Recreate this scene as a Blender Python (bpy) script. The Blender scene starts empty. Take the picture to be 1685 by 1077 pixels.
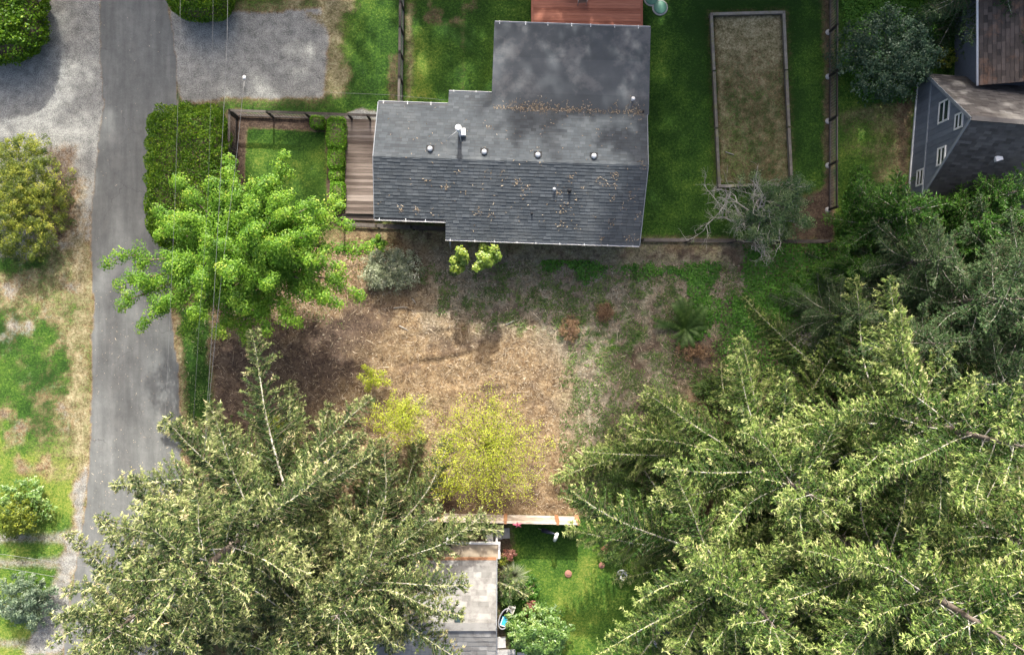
import bpy, math, random
import numpy as np
from mathutils import Vector, Matrix

# ------------------------------------------------------------------ camera, sky, sun, exposure
sc = bpy.context.scene
H, S = 45.0, 30.0            # camera height in metres, ground scale (photo pixels per metre)
SUN_EL, SUN_AZ = 37.0, 0.0
cam = bpy.data.cameras.new('camera'); camo = bpy.data.objects.new('camera', cam)
sc.collection.objects.link(camo); sc.camera = camo
camo.location = (0, 0, H); camo.rotation_euler = (0, 0, 0)
cam.sensor_width = 36.0; cam.lens = 36.0 * (H * S) / 1685.0; cam.clip_end = 3000
w = bpy.data.worlds.new('World'); sc.world = w; w.use_nodes = True
nt = w.node_tree; bg = nt.nodes['Background']
sky = nt.nodes.new('ShaderNodeTexSky'); sky.sky_type = 'NISHITA'; sky.sun_disc = False
sky.sun_elevation = math.radians(SUN_EL); sky.sun_rotation = math.radians(SUN_AZ)
sky.air_density = 0.8; sky.dust_density = 7.0; sky.ozone_density = 0.4
nt.links.new(sky.outputs[0], bg.inputs[0]); bg.inputs[1].default_value = 0.15
sl = bpy.data.lights.new('sun', 'SUN'); so = bpy.data.objects.new('sun', sl); sc.collection.objects.link(so)
so.location = (0, 60, 60)
sl.energy = 3.0; sl.angle = math.radians(0.9); sl.color = (1.0, 0.97, 0.91)
so.rotation_euler = (-math.radians(90 - SUN_EL), 0, 0)
sc.view_settings.view_transform = 'Standard'; sc.view_settings.look = 'None'
sc.view_settings.exposure = 1.4; sc.view_settings.gamma = 1.0
sc.view_settings.use_curve_mapping = False
sc.cycles.max_bounces = 6; sc.cycles.transparent_max_bounces = 4

C = sc.collection
rnd = random.Random(7)
RN = np.random.default_rng(11)
V = Vector

def G(px, py, z=0.0):
    f = (H - z) / H / S
    return V(((px - 842.5) * f, (538.5 - py) * f, z))

# ------------------------------------------------------------------ object helpers
def origin(o):
    v = V((0, 0, 0))
    while o is not None:
        v += o.location; o = o.parent
    return v

def tag(o, label=None, cat=None, group=None, kind=None):
    if label: o['label'] = label
    if cat: o['category'] = cat
    if group: o['group'] = group
    if kind: o['kind'] = kind
    return o

def thing(name, label, cat, loc=(0, 0, 0), group=None, rz=0.0):
    o = bpy.data.objects.new(name, None); C.objects.link(o)
    o.location = loc; o.rotation_euler = (0, 0, rz); o.empty_display_size = 0.3
    return tag(o, label, cat, group)

def link_mesh(name, me, parent=None):
    o = bpy.data.objects.new(name, me); C.objects.link(o)
    if parent is not None: o.parent = parent
    return o

def np_mesh(name, verts, faces, mat, parent=None, attrs=None, local=False, smooth=False):
    """verts (n,3), faces (m,k) with constant k"""
    verts = np.asarray(verts, dtype=np.float32).reshape(-1, 3)
    faces = np.asarray(faces, dtype=np.int32)
    if parent is not None and not local:
        verts = verts - np.array(origin(parent), dtype=np.float32)
    me = bpy.data.meshes.new(name)
    k = faces.shape[1]; m = faces.shape[0]
    me.vertices.add(len(verts)); me.vertices.foreach_set('co', verts.ravel())
    me.loops.add(m * k); me.loops.foreach_set('vertex_index', faces.ravel())
    me.polygons.add(m); me.polygons.foreach_set('loop_start', np.arange(0, m * k, k, dtype=np.int32))
    if smooth: me.polygons.foreach_set('use_smooth', np.ones(m, dtype=bool))
    me.update(calc_edges=True)
    for an, av in (attrs or {}).items():
        av = np.asarray(av, dtype=np.float32)
        if av.ndim == 1:
            a = me.attributes.new(an, 'FLOAT', 'POINT'); a.data.foreach_set('value', av)
        else:
            a = me.attributes.new(an, 'FLOAT_COLOR', 'POINT'); a.data.foreach_set('color', av.ravel())
    if mat: me.materials.append(mat)
    return link_mesh(name, me, parent)

class MB:
    """collects solid shapes, then links them as one mesh object"""
    def __init__(s): s.v = []; s.f = []; s.c = []; s.sm = []
    def add(s, vs, fs, cv=0.5, smooth=False):
        b = len(s.v); s.v += [tuple(p) for p in vs]; s.c += [cv] * len(vs)
        for f in fs: s.f.append(tuple(b + i for i in f)); s.sm.append(smooth)
        return s
    def hexa(s, p, cv=0.5):      # 4 bottom, 4 top
        return s.add(p, [(3, 2, 1, 0), (4, 5, 6, 7), (0, 1, 5, 4), (1, 2, 6, 5), (2, 3, 7, 6), (3, 0, 4, 7)], cv)
    def box(s, c, d, rz=0.0, cv=0.5):
        x, y, z = d[0] / 2, d[1] / 2, d[2] / 2; ca, sa = math.cos(rz), math.sin(rz)
        P = []
        for zz in (-z, z):
            for (a, b) in ((-x, -y), (x, -y), (x, y), (-x, y)):
                P.append((c[0] + a * ca - b * sa, c[1] + a * sa + b * ca, c[2] + zz))
        return s.hexa(P, cv)
    def bar(s, a, b, wd, ht, up=(0, 0, 1), cv=0.5):
        a, b = V(a), V(b); t = (b - a).normalized(); u = V(up)
        sd = t.cross(u)
        if sd.length < 1e-4: sd = t.cross(V((1, 0, 0)))
        sd.normalize(); u = sd.cross(t)
        x, y = sd * wd / 2, u * ht / 2
        return s.hexa([a - x - y, b - x - y, b + x - y, a + x - y, a - x + y, b - x + y, b + x + y, a + x + y], cv)
    def tube(s, pts, rad, n=6, cap=True, cv=0.5):
        pts = [V(p) for p in pts]; b = len(s.v); m = len(pts)
        if not hasattr(rad, '__len__'): rad = [rad] * m
        for i, p in enumerate(pts):
            t = (pts[min(i + 1, m - 1)] - pts[max(i - 1, 0)]).normalized()
            a = t.cross(V((0.3, 0.2, 1)) if abs(t.z) < 0.9 else V((1, 0.1, 0))).normalized(); c = t.cross(a)
            for k in range(n):
                g = 2 * math.pi * k / n
                q = p + (a * math.cos(g) + c * math.sin(g)) * rad[i]
                s.v.append(tuple(q)); s.c.append(cv)
        for i in range(m - 1):
            for k in range(n):
                k2 = (k + 1) % n
                s.f.append((b + i * n + k, b + i * n + k2, b + (i + 1) * n + k2, b + (i + 1) * n + k)); s.sm.append(True)
        if cap:
            s.f.append(tuple(b + k for k in range(n))[::-1]); s.sm.append(False)
            s.f.append(tuple(b + (m - 1) * n + k for k in range(n))); s.sm.append(False)
        return s
    def lathe(s, c, prof, n=16, cv=0.5, axis=None):
        b = len(s.v); c = V(c); m = len(prof)
        M = V((0, 0, 1)).rotation_difference(V(axis)).to_matrix() if axis is not None else Matrix.Identity(3)
        for r, z in prof:
            for k in range(n):
                g = 2 * math.pi * k / n
                s.v.append(tuple(c + M @ V((r * math.cos(g), r * math.sin(g), z)))); s.c.append(cv)
        for i in range(m - 1):
            for k in range(n):
                k2 = (k + 1) % n
                s.f.append((b + i * n + k, b + i * n + k2, b + (i + 1) * n + k2, b + (i + 1) * n + k)); s.sm.append(True)
        s.f.append(tuple(b + k for k in range(n))[::-1]); s.sm.append(False)
        s.f.append(tuple(b + (m - 1) * n + k for k in range(n))); s.sm.append(False)
        return s
    def build(s, name, mat, parent=None, local=False):
        o0 = V((0, 0, 0)) if (parent is None or local) else origin(parent)
        me = bpy.data.meshes.new(name)
        me.from_pydata([(p[0] - o0.x, p[1] - o0.y, p[2] - o0.z) for p in s.v], [], s.f)
        me.polygons.foreach_set('use_smooth', s.sm)
        a = me.attributes.new('cv', 'FLOAT', 'POINT'); a.data.foreach_set('value', s.c)
        me.materials.append(mat); me.update()
        return link_mesh(name, me, parent)

def copy_tree(o, parent=None):
    c = o.copy(); C.objects.link(c); c.parent = parent
    for ch in o.children: copy_tree(ch, c)
    return c

# ------------------------------------------------------------------ materials
def new_mat(name):
    m = bpy.data.materials.new(name); m.use_nodes = True
    t = m.node_tree; t.nodes.clear()
    out = t.nodes.new('ShaderNodeOutputMaterial')
    return m, t, out
def nd(t, typ, **kw):
    n = t.nodes.new(typ)
    for k, v in kw.items(): setattr(n, k, v)
    return n
def setin(n, **kw):
    for k, v in kw.items(): n.inputs[k].default_value = v
def noise(t, vec, scale, detail=4, rough=0.6):
    n = nd(t, 'ShaderNodeTexNoise'); n.inputs['Scale'].default_value = scale
    n.inputs['Detail'].default_value = detail; n.inputs['Roughness'].default_value = rough
    if vec is not None: t.links.new(vec, n.inputs['Vector'])
    return n.outputs['Fac']
def ramp(t, fac, stops):
    r = nd(t, 'ShaderNodeValToRGB'); e = r.color_ramp.elements
    while len(e) < len(stops): e.new(0.5)
    for i, (p, c) in enumerate(stops):
        e[i].position = p; e[i].color = (c[0], c[1], c[2], 1)
    t.links.new(fac, r.inputs[0]); return r.outputs[0]
def mix(t, f, a, b, mode='MIX'):
    n = nd(t, 'ShaderNodeMix', data_type='RGBA', blend_type=mode)
    for sock, val in ((n.inputs[0], f), (n.inputs[6], a), (n.inputs[7], b)):
        if hasattr(val, 'is_linked') or isinstance(val, bpy.types.NodeSocket): t.links.new(val, sock)
        elif isinstance(val, (int, float)): sock.default_value = val
        else: sock.default_value = (val[0], val[1], val[2], 1)
    return n.outputs[2]
def mth(t, op, a, b=None, c=None):
    n = nd(t, 'ShaderNodeMath', operation=op)
    for i, x in enumerate((a, b, c)):
        if x is None: continue
        if isinstance(x, bpy.types.NodeSocket): t.links.new(x, n.inputs[i])
        else: n.inputs[i].default_value = x
    return n.outputs[0]
def attr(t, name):
    return nd(t, 'ShaderNodeAttribute', attribute_name=name)
def bumped(t, height, strength, dist=0.02):
    b = nd(t, 'ShaderNodeBump'); b.inputs['Strength'].default_value = strength; b.inputs['Distance'].default_value = dist
    t.links.new(height, b.inputs['Height']); return b.outputs[0]

def surf_mat(name, stops, scale=6.0, rough=0.85, metal=0.0, bump=0.3, cvmix=0.35, stretch=None, spec=0.3, dirt=None, coords='Object', bdist=0.01):
    """noise-graded surface; 'cv' attribute shifts each piece a little"""
    m, t, out = new_mat(name)
    tc = nd(t, 'ShaderNodeTexCoord'); vec = tc.outputs[coords]
    if stretch:
        mp = nd(t, 'ShaderNodeMapping'); mp.inputs['Scale'].default_value = stretch
        t.links.new(vec, mp.inputs['Vector']); vec = mp.outputs[0]
    n1 = noise(t, vec, scale, 6, 0.65)
    a = attr(t, 'cv').outputs['Fac']
    f = mth(t, 'ADD', mth(t, 'MULTIPLY', n1, 1 - cvmix), mth(t, 'MULTIPLY', a, cvmix))
    col = ramp(t, f, stops)
    if dirt:
        n2 = noise(t, tc.outputs[coords], dirt[1], 5, 0.7)
        f2 = ramp(t, n2, [(dirt[2], (0, 0, 0)), (dirt[3], (1, 1, 1))])
        col = mix(t, mth(t, 'MULTIPLY', f2, dirt[4]), col, dirt[0])
    p = nd(t, 'ShaderNodeBsdfPrincipled'); setin(p, Roughness=rough, Metallic=metal)
    p.inputs['Specular IOR Level'].default_value = spec
    t.links.new(col, p.inputs['Base Color'])
    if bump: t.links.new(bumped(t, n1, bump, bdist), p.inputs['Normal'])
    t.links.new(p.outputs[0], out.inputs[0]); return m

def leaf_mat(name, stops, trans=0.35, gloss=0.08, rough=0.5):
    m, t, out = new_mat(name)
    a = attr(t, 'cv').outputs['Fac']
    col = ramp(t, a, stops)
    d = nd(t, 'ShaderNodeBsdfDiffuse'); t.links.new(col, d.inputs[0])
    tr = nd(t, 'ShaderNodeBsdfTranslucent')
    t.links.new(mix(t, 1.0, col, (1.25, 1.2, 0.7), 'MULTIPLY'), tr.inputs[0])
    mx = nd(t, 'ShaderNodeMixShader'); mx.inputs[0].default_value = trans
    t.links.new(d.outputs[0], mx.inputs[1]); t.links.new(tr.outputs[0], mx.inputs[2])
    g = nd(t, 'ShaderNodeBsdfGlossy'); g.inputs['Roughness'].default_value = rough
    m2 = nd(t, 'ShaderNodeMixShader'); m2.inputs[0].default_value = gloss
    t.links.new(mx.outputs[0], m2.inputs[1]); t.links.new(g.outputs[0], m2.inputs[2])
    t.links.new(m2.outputs[0], out.inputs[0]); return m

# ------------------------------------------------------------------ numpy noise and polygons
def vnoise(x, y, seed=0):
    xi = np.floor(x).astype(np.int64); yi = np.floor(y).astype(np.int64); fx = x - xi; fy = y - yi
    fx = fx * fx * (3 - 2 * fx); fy = fy * fy * (3 - 2 * fy)
    def h(a, b):
        n = (a * 374761393 + b * 668265263 + seed * 974711) & 0x7fffffff
        n = ((n ^ (n >> 13)) * 1274126177) & 0x7fffffff
        return ((n ^ (n >> 16)) & 0xffff) / 65535.0
    return (h(xi, yi) * (1 - fx) + h(xi + 1, yi) * fx) * (1 - fy) + (h(xi, yi + 1) * (1 - fx) + h(xi + 1, yi + 1) * fx) * fy
def fbm(x, y, sc_, seed=0, oct=4):
    r = 0; a = 0.5; s_ = sc_; tot = 0
    for i in range(oct):
        r = r + a * vnoise(x * s_, y * s_, seed + i * 17); tot += a; a *= 0.55; s_ *= 2.1
    return r / tot
def sdf(X, Y, pxpoly):
    P = np.array([[(a - 842.5) / S, (538.5 - b) / S] for a, b in pxpoly]); n = len(P)
    d = np.full(X.shape, 1e9); ins = np.zeros(X.shape, dtype=bool)
    for i in range(n):
        a, b = P[i], P[(i + 1) % n]; ex, ey = b - a
        wx, wy = X - a[0], Y - a[1]
        t = np.clip((wx * ex + wy * ey) / (ex * ex + ey * ey + 1e-12), 0, 1)
        d = np.minimum(d, (wx - ex * t) ** 2 + (wy - ey * t) ** 2)
        c = ((a[1] > Y) != (b[1] > Y))
        with np.errstate(divide='ignore', invalid='ignore'):
            c &= X < (ex * (Y - a[1]) / (ey if abs(ey) > 1e-12 else 1e-12) + a[0])
        ins ^= c
    return np.where(ins, 1, -1) * np.sqrt(d)
# ------------------------------------------------------------------ terrain: one height field split into zones
def axis_coords(lim, step):
    c = np.arange(-lim, lim + step / 2, step); far = [1, 2.5, 5, 10, 20, 45, 100, 250, 600]
    return np.concatenate([[-lim - f for f in far[::-1]], c, [lim + f for f in far]])
gx = axis_coords(30.1, 0.14); gy = axis_coords(20.02, 0.14)
X, Y = np.meshgrid(gx, gy); PX = X * S + 842.5; PY = 538.5 - Y * S
GRASS, GRAVEL, ROAD, LITTER, SOIL, DRY = range(6)
W = np.zeros(X.shape + (6,)); W[..., LITTER] = 0.55; W[..., GRASS] = 0.45
n_a = fbm(X, Y, 0.9, 3); n_b = fbm(X, Y, 2.6, 21); n_c = fbm(X, Y, 0.28, 41)
def layer(poly, ch, soft=0.3, amp=0.8, strength=1.0, nz=None):
    """lay one ground cover over the others inside a polygon, with a ragged soft edge"""
    nz = (n_a * 0.5 + n_b * 0.5) if nz is None else nz
    ww = np.clip((sdf(X, Y, poly) + (nz - 0.5) * amp * 2) / soft + 0.5, 0, 1) * strength
    W[...] *= (1 - ww)[..., None]; W[..., ch] += ww
def patches(poly, ch, thr, soft=0.12, strength=1.0, nz=None, edge=0.6):
    """noise-shaped patches inside a polygon"""
    nz = n_a if nz is None else nz
    ww = np.clip((nz - thr) / soft, 0, 1) * np.clip(sdf(X, Y, poly) / edge + 0.3, 0, 1) * strength
    W[...] *= (1 - ww)[..., None]; W[..., ch] += ww

BIG = 40000
road_L = [(150, -BIG), (165, -60), (165, 0), (166, 100), (170, 170), (161, 250), (152, 330), (149, 400), (151, 450), (156, 500), (151, 560), (151, 650), (149, 750), (138, 860), (122, 950), (104, 1077), (80, 1200), (60, BIG)]
road_R = [(290, BIG), (300, 1200), (300, 850), (297, 700), (292, 600), (282, 520), (284, 420), (288, 300), (291, 160), (289, 100), (276, 0), (272, -60), (270, -BIG)]
ROADP = road_L + road_R
# left of the road
layer([(-BIG, -BIG), (162, -BIG), (150, 400), (148, BIG), (-BIG, BIG)], GRASS, 0.6, 0.8)
SHOULD = [(-900, -900), (172, -900), (174, 180), (156, 400), (60, 420), (-900, 420)]
layer(SHOULD, GRAVEL, 0.4, 0.5)
layer([(20, 300), (150, 300), (150, 430), (118, 620), (150, 760), (125, 800), (118, 620), (70, 520), (-30, 520), (-30, 440), (60, 440)], DRY, 1.0, 1.0, 0.5)
patches([(-60, 400), (150, 400), (150, 780), (-60, 780)], GRAVEL, 0.46, 0.35, 0.7)
patches([(-60, 430), (160, 430), (160, 800), (-60, 800)], DRY, 0.42, 0.6, 0.55, n_b)
patches([(40, 640), (160, 640), (160, 800), (60, 800)], DRY, 0.30, 0.5, 0.7, n_c)
patches([(-60, 640), (100, 640), (80, 800), (-60, 800)], SOIL, 0.5, 0.25, 0.5, n_a)
layer([(70, 240), (130, 240), (125, 380), (90, 400)], SOIL, 0.7, 0.5, 0.7)
layer([(118, 390), (152, 390), (156, 500), (150, 560), (150, 780), (134, 860), (108, 1077), (80, 1077), (118, 840), (128, 760), (112, 600), (128, 500)], DRY, 0.6, 0.5, 0.5)
# wheel tracks of the two drives at lower left
for yy in (885, 925, 1000, 1057):
    layer([(-400, yy - 10), (60, yy - 8), (140, yy - 16), (140, yy + 16), (60, yy + 8), (-400, yy + 10)], GRAVEL, 0.5, 0.3, 0.55)
layer([(118, 800), (150, 760), (140, 860), (120, 960), (105, 1077), (40, 1077), (85, 960), (125, 870)], GRAVEL, 0.5, 0.4, 0.75)
# right of the road, north lawns
layer([(270, -900), (1372, -900), (1372, 395), (570, 372), (290, 400)], GRASS, 0.4, 0.3)
PAD = [(278, 12), (330, 28), (400, 18), (440, 22), (530, 12), (541, 60), (535, 110), (531, 160), (440, 163), (380, 160), (300, 168), (286, 120)]
layer([(300, 0), (560, -10), (575, 60), (560, 130), (540, 175), (300, 175)], DRY, 1.2, 0.6, 0.55)
layer(PAD, GRAVEL, 0.3, 0.25)
patches([(430, -20), (610, -40), (590, 60), (575, 160), (530, 165), (545, 60)], DRY, 0.46, 0.15, 0.8)
patches([(670, -20), (790, -20), (790, 45), (680, 45)], SOIL, 0.54, 0.12, 0.6)
layer([(640, 90), (655, 90), (655, 165), (640, 165)], SOIL, 0.3, 0.3, 0.6)
layer([(664, 0), (684, 0), (680, 165), (668, 165)], DRY, 0.4, 0.3, 0.6)
layer([(758, 0), (766, 0), (764, 150), (758, 150)], DRY, 0.3, 0.2, 0.35)
layer([(571, 186), (598, 178), (630, 186), (630, 198), (568, 196)], GRAVEL, 0.2, 0.2)
# fenced front garden
layer([(378, 184), (570, 192), (570, 372), (378, 372)], SOIL, 0.15, 0.1)
layer([(406, 209), (536, 217), (538, 372), (400, 372)], GRASS, 0.15, 0.1)
layer([(370, 180), (396, 180), (396, 372), (370, 372)], SOIL, 0.3, 0.2, 0.7)
# bocce court bed and its surroundings
BED = [(1176, 27), (1286, 24), (1298, 300), (1186, 300)]
layer([(1162, 15), (1300, 12), (1312, 310), (1172, 315)], SOIL, 0.3, 0.3, 0.35)
layer(BED, DRY, 0.1, 0.05, 0.92)
patches(BED, SOIL, 0.50, 0.4, 0.3, n_a)
patches(BED, GRASS, 0.2, 0.6, 0.4, n_c)
layer([(1178, 120), (1296, 120), (1300, 310), (1184, 310)], GRASS, 3.0, 1.0, 0.38)
patches([(1180, 100), (1296, 100), (1298, 300), (1186, 300)], GRASS, 0.30, 0.7, 0.45, n_b)
layer([(1310, 330), (1372, 300), (1372, 395), (1300, 395)], SOIL, 0.5, 0.5, 0.85)
layer([(1352, -40), (1372, -40), (1372, 395), (1356, 395)], SOIL, 0.4, 0.3, 0.7)
# strip south of the house
layer([(566, 352), (736, 366), (736, 405), (1062, 405), (1200, 398), (1210, 440), (900, 432), (700, 400), (560, 395)], DRY, 0.5, 0.4, 0.45)
patches([(566, 352), (736, 366), (736, 405), (1062, 405), (1200, 398), (1210, 440), (900, 432), (700, 400), (560, 395)], SOIL, 0.45, 0.2, 0.7, n_b)
# the cleared lot
YARD = [(300, 420), (560, 400), (700, 405), (900, 432), (1210, 436), (1380, 400), (1420, 700), (1300, 850), (940, 846), (720, 850), (300, 850)]
layer(YARD, LITTER, 0.5, 0.5, 0.95)
patches(YARD, SOIL, 0.47, 0.25, 0.6, n_a)
patches([(640, 640), (940, 640), (940, 800), (640, 800)], DRY, 0.40, 0.3, 0.6, n_c)
layer([(300, 520), (420, 560), (600, 500), (640, 560), (560, 640), (520, 720), (300, 720)], SOIL, 2.0, 0.8, 0.7)  # heavier soil share here also puts the maple's shade into the colour
layer([(980, 560), (1400, 540), (1400, 850), (960, 850)], SOIL, 2.5, 1.0, 0.3)
patches([(720, 420), (1240, 430), (1240, 620), (720, 540)], GRASS, 0.42, 0.3, 0.6, n_b)
patches([(930, 540), (1150, 540), (1150, 850), (930, 850)], GRASS, 0.42, 0.3, 0.55, n_b)
patches([(1180, 400), (1420, 400), (1420, 720), (1150, 720)], SOIL, 0.40, 0.2, 0.7, n_a)
layer([(1090, 545), (1190, 550), (1180, 600), (1110, 590)], SOIL, 0.6, 0.4, 0.6)
layer([(292, 500), (346, 500), (345, 590), (352, 700), (300, 700)], GRASS, 0.5, 0.4, 0.9)
layer([(286, 510), (296, 520), (304, 600), (308, 700), (296, 720), (290, 600)], DRY, 0.4, 0.3, 0.6)
layer([(720, 800), (940, 820), (940, 846), (720, 846)], SOIL, 0.8, 0.5, 0.5)
# south garden and north east corner
layer([(600, 850), (1300, 850), (1300, 1400), (600, 1400)], GRASS, 0.3, 0.2)
layer([(770, 852), (835, 852), (850, 890), (832, 960), (822, 1000), (840, 1077), (770, 1077)], SOIL, 0.5, 0.3, 0.8)
layer([(1374, -400), (1900, -400), (1900, 420), (1374, 400)], GRASS, 0.2, 0.2)
patches([(1374, 180), (1500, 150), (1500, 330), (1374, 330)], DRY, 0.5, 0.2, 0.5, n_c)
layer([(1480, 120), (1510, 120), (1495, 345), (1470, 345)], SOIL, 0.5, 0.4, 0.6)
layer(ROADP, ROAD, 0.12, 0.12, 1.0, n_b)
W /= W.sum(-1, keepdims=True)

sd_road = sdf(X, Y, ROADP); sd_yard = sdf(X, Y, YARD); sd_pad = sdf(X, Y, PAD); sd_sh = sdf(X, Y, SHOULD)
sd_bed = sdf(X, Y, BED)
Z = (fbm(X, Y, 1.7, 5) - 0.5) * 0.05 * (1 - W[..., ROAD]) + (fbm(X, Y, 5.0, 9, 2) - 0.5) * 0.03 * (1 - W[..., ROAD])
yard_in = np.clip(sd_yard / 1.0, 0, 1)
Z += (fbm(X, Y, 1.1, 61) - 0.5) * 0.22 * yard_in
for (x0, y0, x1, y1, dd) in ((640, 562, 745, 545, 0.04), (660, 602, 790, 580, 0.07), (700, 600, 750, 590, 0.06), (770, 645, 830, 640, 0.04)):
    a = ((x0 - 842.5) / S, (538.5 - y0) / S); b = ((x1 - 842.5) / S, (538.5 - y1) / S)
    ex, ey = b[0] - a[0], b[1] - a[1]; tt = np.clip(((X - a[0]) * ex + (Y - a[1]) * ey) / (ex * ex + ey * ey), 0, 1)
    dist = np.hypot(X - a[0] - ex * tt, Y - a[1] - ey * tt + (n_b - 0.5) * 0.4)
    Z -= dd * np.exp(-(dist / 0.13) ** 2); Z += dd * 0.9 * np.exp(-(np.hypot(X - a[0] - ex * tt, Y - a[1] - ey * tt - 0.28) / 0.16) ** 2)
Z += 0.10 * np.clip(sd_bed / 0.1 + 0.5, 0, 1)
Z += 0.03 * np.clip(sd_road / 1.2, 0, 1)          # camber of the road
Z *= np.clip(1.5 - np.maximum(np.abs(X) - 30, np.abs(Y) - 20) / 3, 0, 1)
TONE = np.clip(0.5 + 1.25 * (0.6 * fbm(X, Y, 0.35, 77) + 0.4 * fbm(X, Y, 1.8, 88) - 0.5), 0, 1)
TONE += 0.28 * np.clip(sdf(X, Y, [(676, 40), (720, 40), (716, 160), (680, 165)]) / 0.5 + 0.5, 0, 1)  # sunlit streak on the north lawn, put into the grass tone
TONE += 0.30 * np.clip(sdf(X, Y, [(-200, 730), (160, 730), (130, 1200), (-200, 1200)]) / 2 + 0.5, 0, 1)
TONE += 0.18 * np.clip(sdf(X, Y, [(830, 900), (1100, 900), (1100, 1200), (830, 1200)]) / 2 + 0.5, 0, 1)
TONE -= 0.15 * np.clip(sdf(X, Y, [(1060, -100), (1370, -100), (1370, 400), (1060, 400)]) / 1 + 0.5, 0, 1)
def sample(arr, x, y):
    ix = np.clip(np.searchsorted(gx, x), 1, len(gx) - 1); iy = np.clip(np.searchsorted(gy, y), 1, len(gy) - 1)
    return arr[iy - 1, ix - 1]
def hz(p): return float(sample(Z, np.array([p[0]]), np.array([p[1]]))[0])

def ground_material():
    m, t, out = new_mat('ground_cover')
    tc = nd(t, 'ShaderNodeTexCoord'); v = tc.outputs['Object']
    A = attr(t, 'wa'); B = attr(t, 'wb')
    sa = nd(t, 'ShaderNodeSeparateColor'); t.links.new(A.outputs['Color'], sa.inputs[0])
    sb = nd(t, 'ShaderNodeSeparateColor'); t.links.new(B.outputs['Color'], sb.inputs[0])
    fine = noise(t, v, 7.5, 4, 0.75); vfine = noise(t, v, 17, 3, 0.8); med = noise(t, v, 2.0, 5, 0.65); lo = noise(t, v, 0.5, 3, 0.5)
    mp = nd(t, 'ShaderNodeMapping'); mp.inputs['Scale'].default_value = (1, 0.12, 1); t.links.new(v, mp.inputs['Vector'])
    streak = noise(t, mp.outputs[0], 2.2, 3, 0.6)
    tone = attr(t, 'tone').outputs['Fac']
    gf = mth(t, 'ADD', mth(t, 'ADD', mth(t, 'MULTIPLY', fine, 1.1), mth(t, 'MULTIPLY', vfine, 0.8)), mth(t, 'MULTIPLY', mth(t, 'SUBTRACT', tone, 1.28), 0.72))
    grass = ramp(t, gf, [(0.25, (0.016, 0.044, 0.007)), (0.46, (0.042, 0.100, 0.013)), (0.62, (0.095, 0.155, 0.022)), (0.85, (0.22, 0.24, 0.05))])
    vor = nd(t, 'ShaderNodeTexVoronoi'); vor.inputs['Scale'].default_value = 16; t.links.new(v, vor.inputs['Vector'])
    gv = mth(t, 'ADD', mth(t, 'MULTIPLY', vfine, 0.9), mth(t, 'MULTIPLY', mth(t, 'SUBTRACT', med, 0.3), 0.5))
    gravel = ramp(t, gv, [(0.36, (0.085, 0.086, 0.080)), (0.52, (0.185, 0.186, 0.172)), (0.68, (0.33, 0.33, 0.30))])
    rf = mth(t, 'ADD', mth(t, 'MULTIPLY', vfine, 0.25), mth(t, 'ADD', mth(t, 'MULTIPLY', med, 0.3), mth(t, 'MULTIPLY', streak, 0.45)))
    road0 = ramp(t, rf, [(0.35, (0.092, 0.096, 0.092)), (0.5, (0.126, 0.131, 0.126)), (0.65, (0.174, 0.178, 0.170))])
    wv = nd(t, 'ShaderNodeVectorMath', operation='ADD'); t.links.new(v, wv.inputs[0])
    nz3 = nd(t, 'ShaderNodeTexNoise'); nz3.inputs['Scale'].default_value = 1.3; nz3.inputs['Detail'].default_value = 5; t.links.new(v, nz3.inputs['Vector']); t.links.new(nz3.outputs['Color'], wv.inputs[1])
    vc = nd(t, 'ShaderNodeTexVoronoi', feature='DISTANCE_TO_EDGE'); vc.inputs['Scale'].default_value = 0.33; t.links.new(wv.outputs[0], vc.inputs['Vector'])
    crack = ramp(t, vc.outputs['Distance'], [(0.0, (1, 1, 1)), (0.007, (0, 0, 0))])
    road0 = mix(t, mth(t, 'MULTIPLY', mth(t, 'MULTIPLY', crack, ramp(t, lo, [(0.42, (0, 0, 0)), (0.6, (1, 1, 1))])), 0.6), road0, (0.05, 0.05, 0.05))
    road = mix(t, mth(t, 'MULTIPLY', ramp(t, noise(t, v, 0.8, 6, 0.7), [(0.55, (0, 0, 0)), (0.63, (1, 1, 1))]), 0.35), road0, (0.17, 0.168, 0.158))
    lf = mth(t, 'ADD', mth(t, 'ADD', mth(t, 'MULTIPLY', fine, 0.6), mth(t, 'MULTIPLY', vfine, 0.45)), mth(t, 'MULTIPLY', mth(t, 'SUBTRACT', med, 0.55), 0.45))
    lit1 = ramp(t, lf, [(0.34, (0.050, 0.031, 0.016)), (0.44, (0.130, 0.084, 0.046)), (0.54, (0.25, 0.177, 0.098)), (0.68, (0.43, 0.335, 0.20))])
    lit2 = ramp(t, lf, [(0.34, (0.050, 0.044, 0.030)), (0.44, (0.120, 0.105, 0.072)), (0.54, (0.21, 0.188, 0.135)), (0.68, (0.37, 0.34, 0.265))])
    litter = mix(t, sb.outputs[2], lit1, lit2)
    soil = ramp(t, lf, [(0.36, (0.028, 0.020, 0.015)), (0.5, (0.075, 0.052, 0.038)), (0.66, (0.15, 0.108, 0.078))])
    dry = ramp(t, lf, [(0.36, (0.075, 0.070, 0.030)), (0.5, (0.19, 0.165, 0.088)), (0.66, (0.40, 0.35, 0.22))])
    col = litter
    # each cover's share is sharpened against fine noise so that edges break up
    mid3 = noise(t, v, 4.5, 4, 0.65)
    def share(w_, k=1.7):
        x = mth(t, 'ADD', w_, mth(t, 'MULTIPLY', mth(t, 'SUBTRACT', mth(t, 'ADD', mth(t, 'MULTIPLY', fine, 0.6), mth(t, 'MULTIPLY', mid3, 0.4)), 0.5), k))
        r = nd(t, 'ShaderNodeMapRange'); r.interpolation_type = 'SMOOTHSTEP'
        r.inputs[1].default_value = 0.12; r.inputs[2].default_value = 0.88; t.links.new(x, r.inputs[0]); return r.outputs[0]
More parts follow.
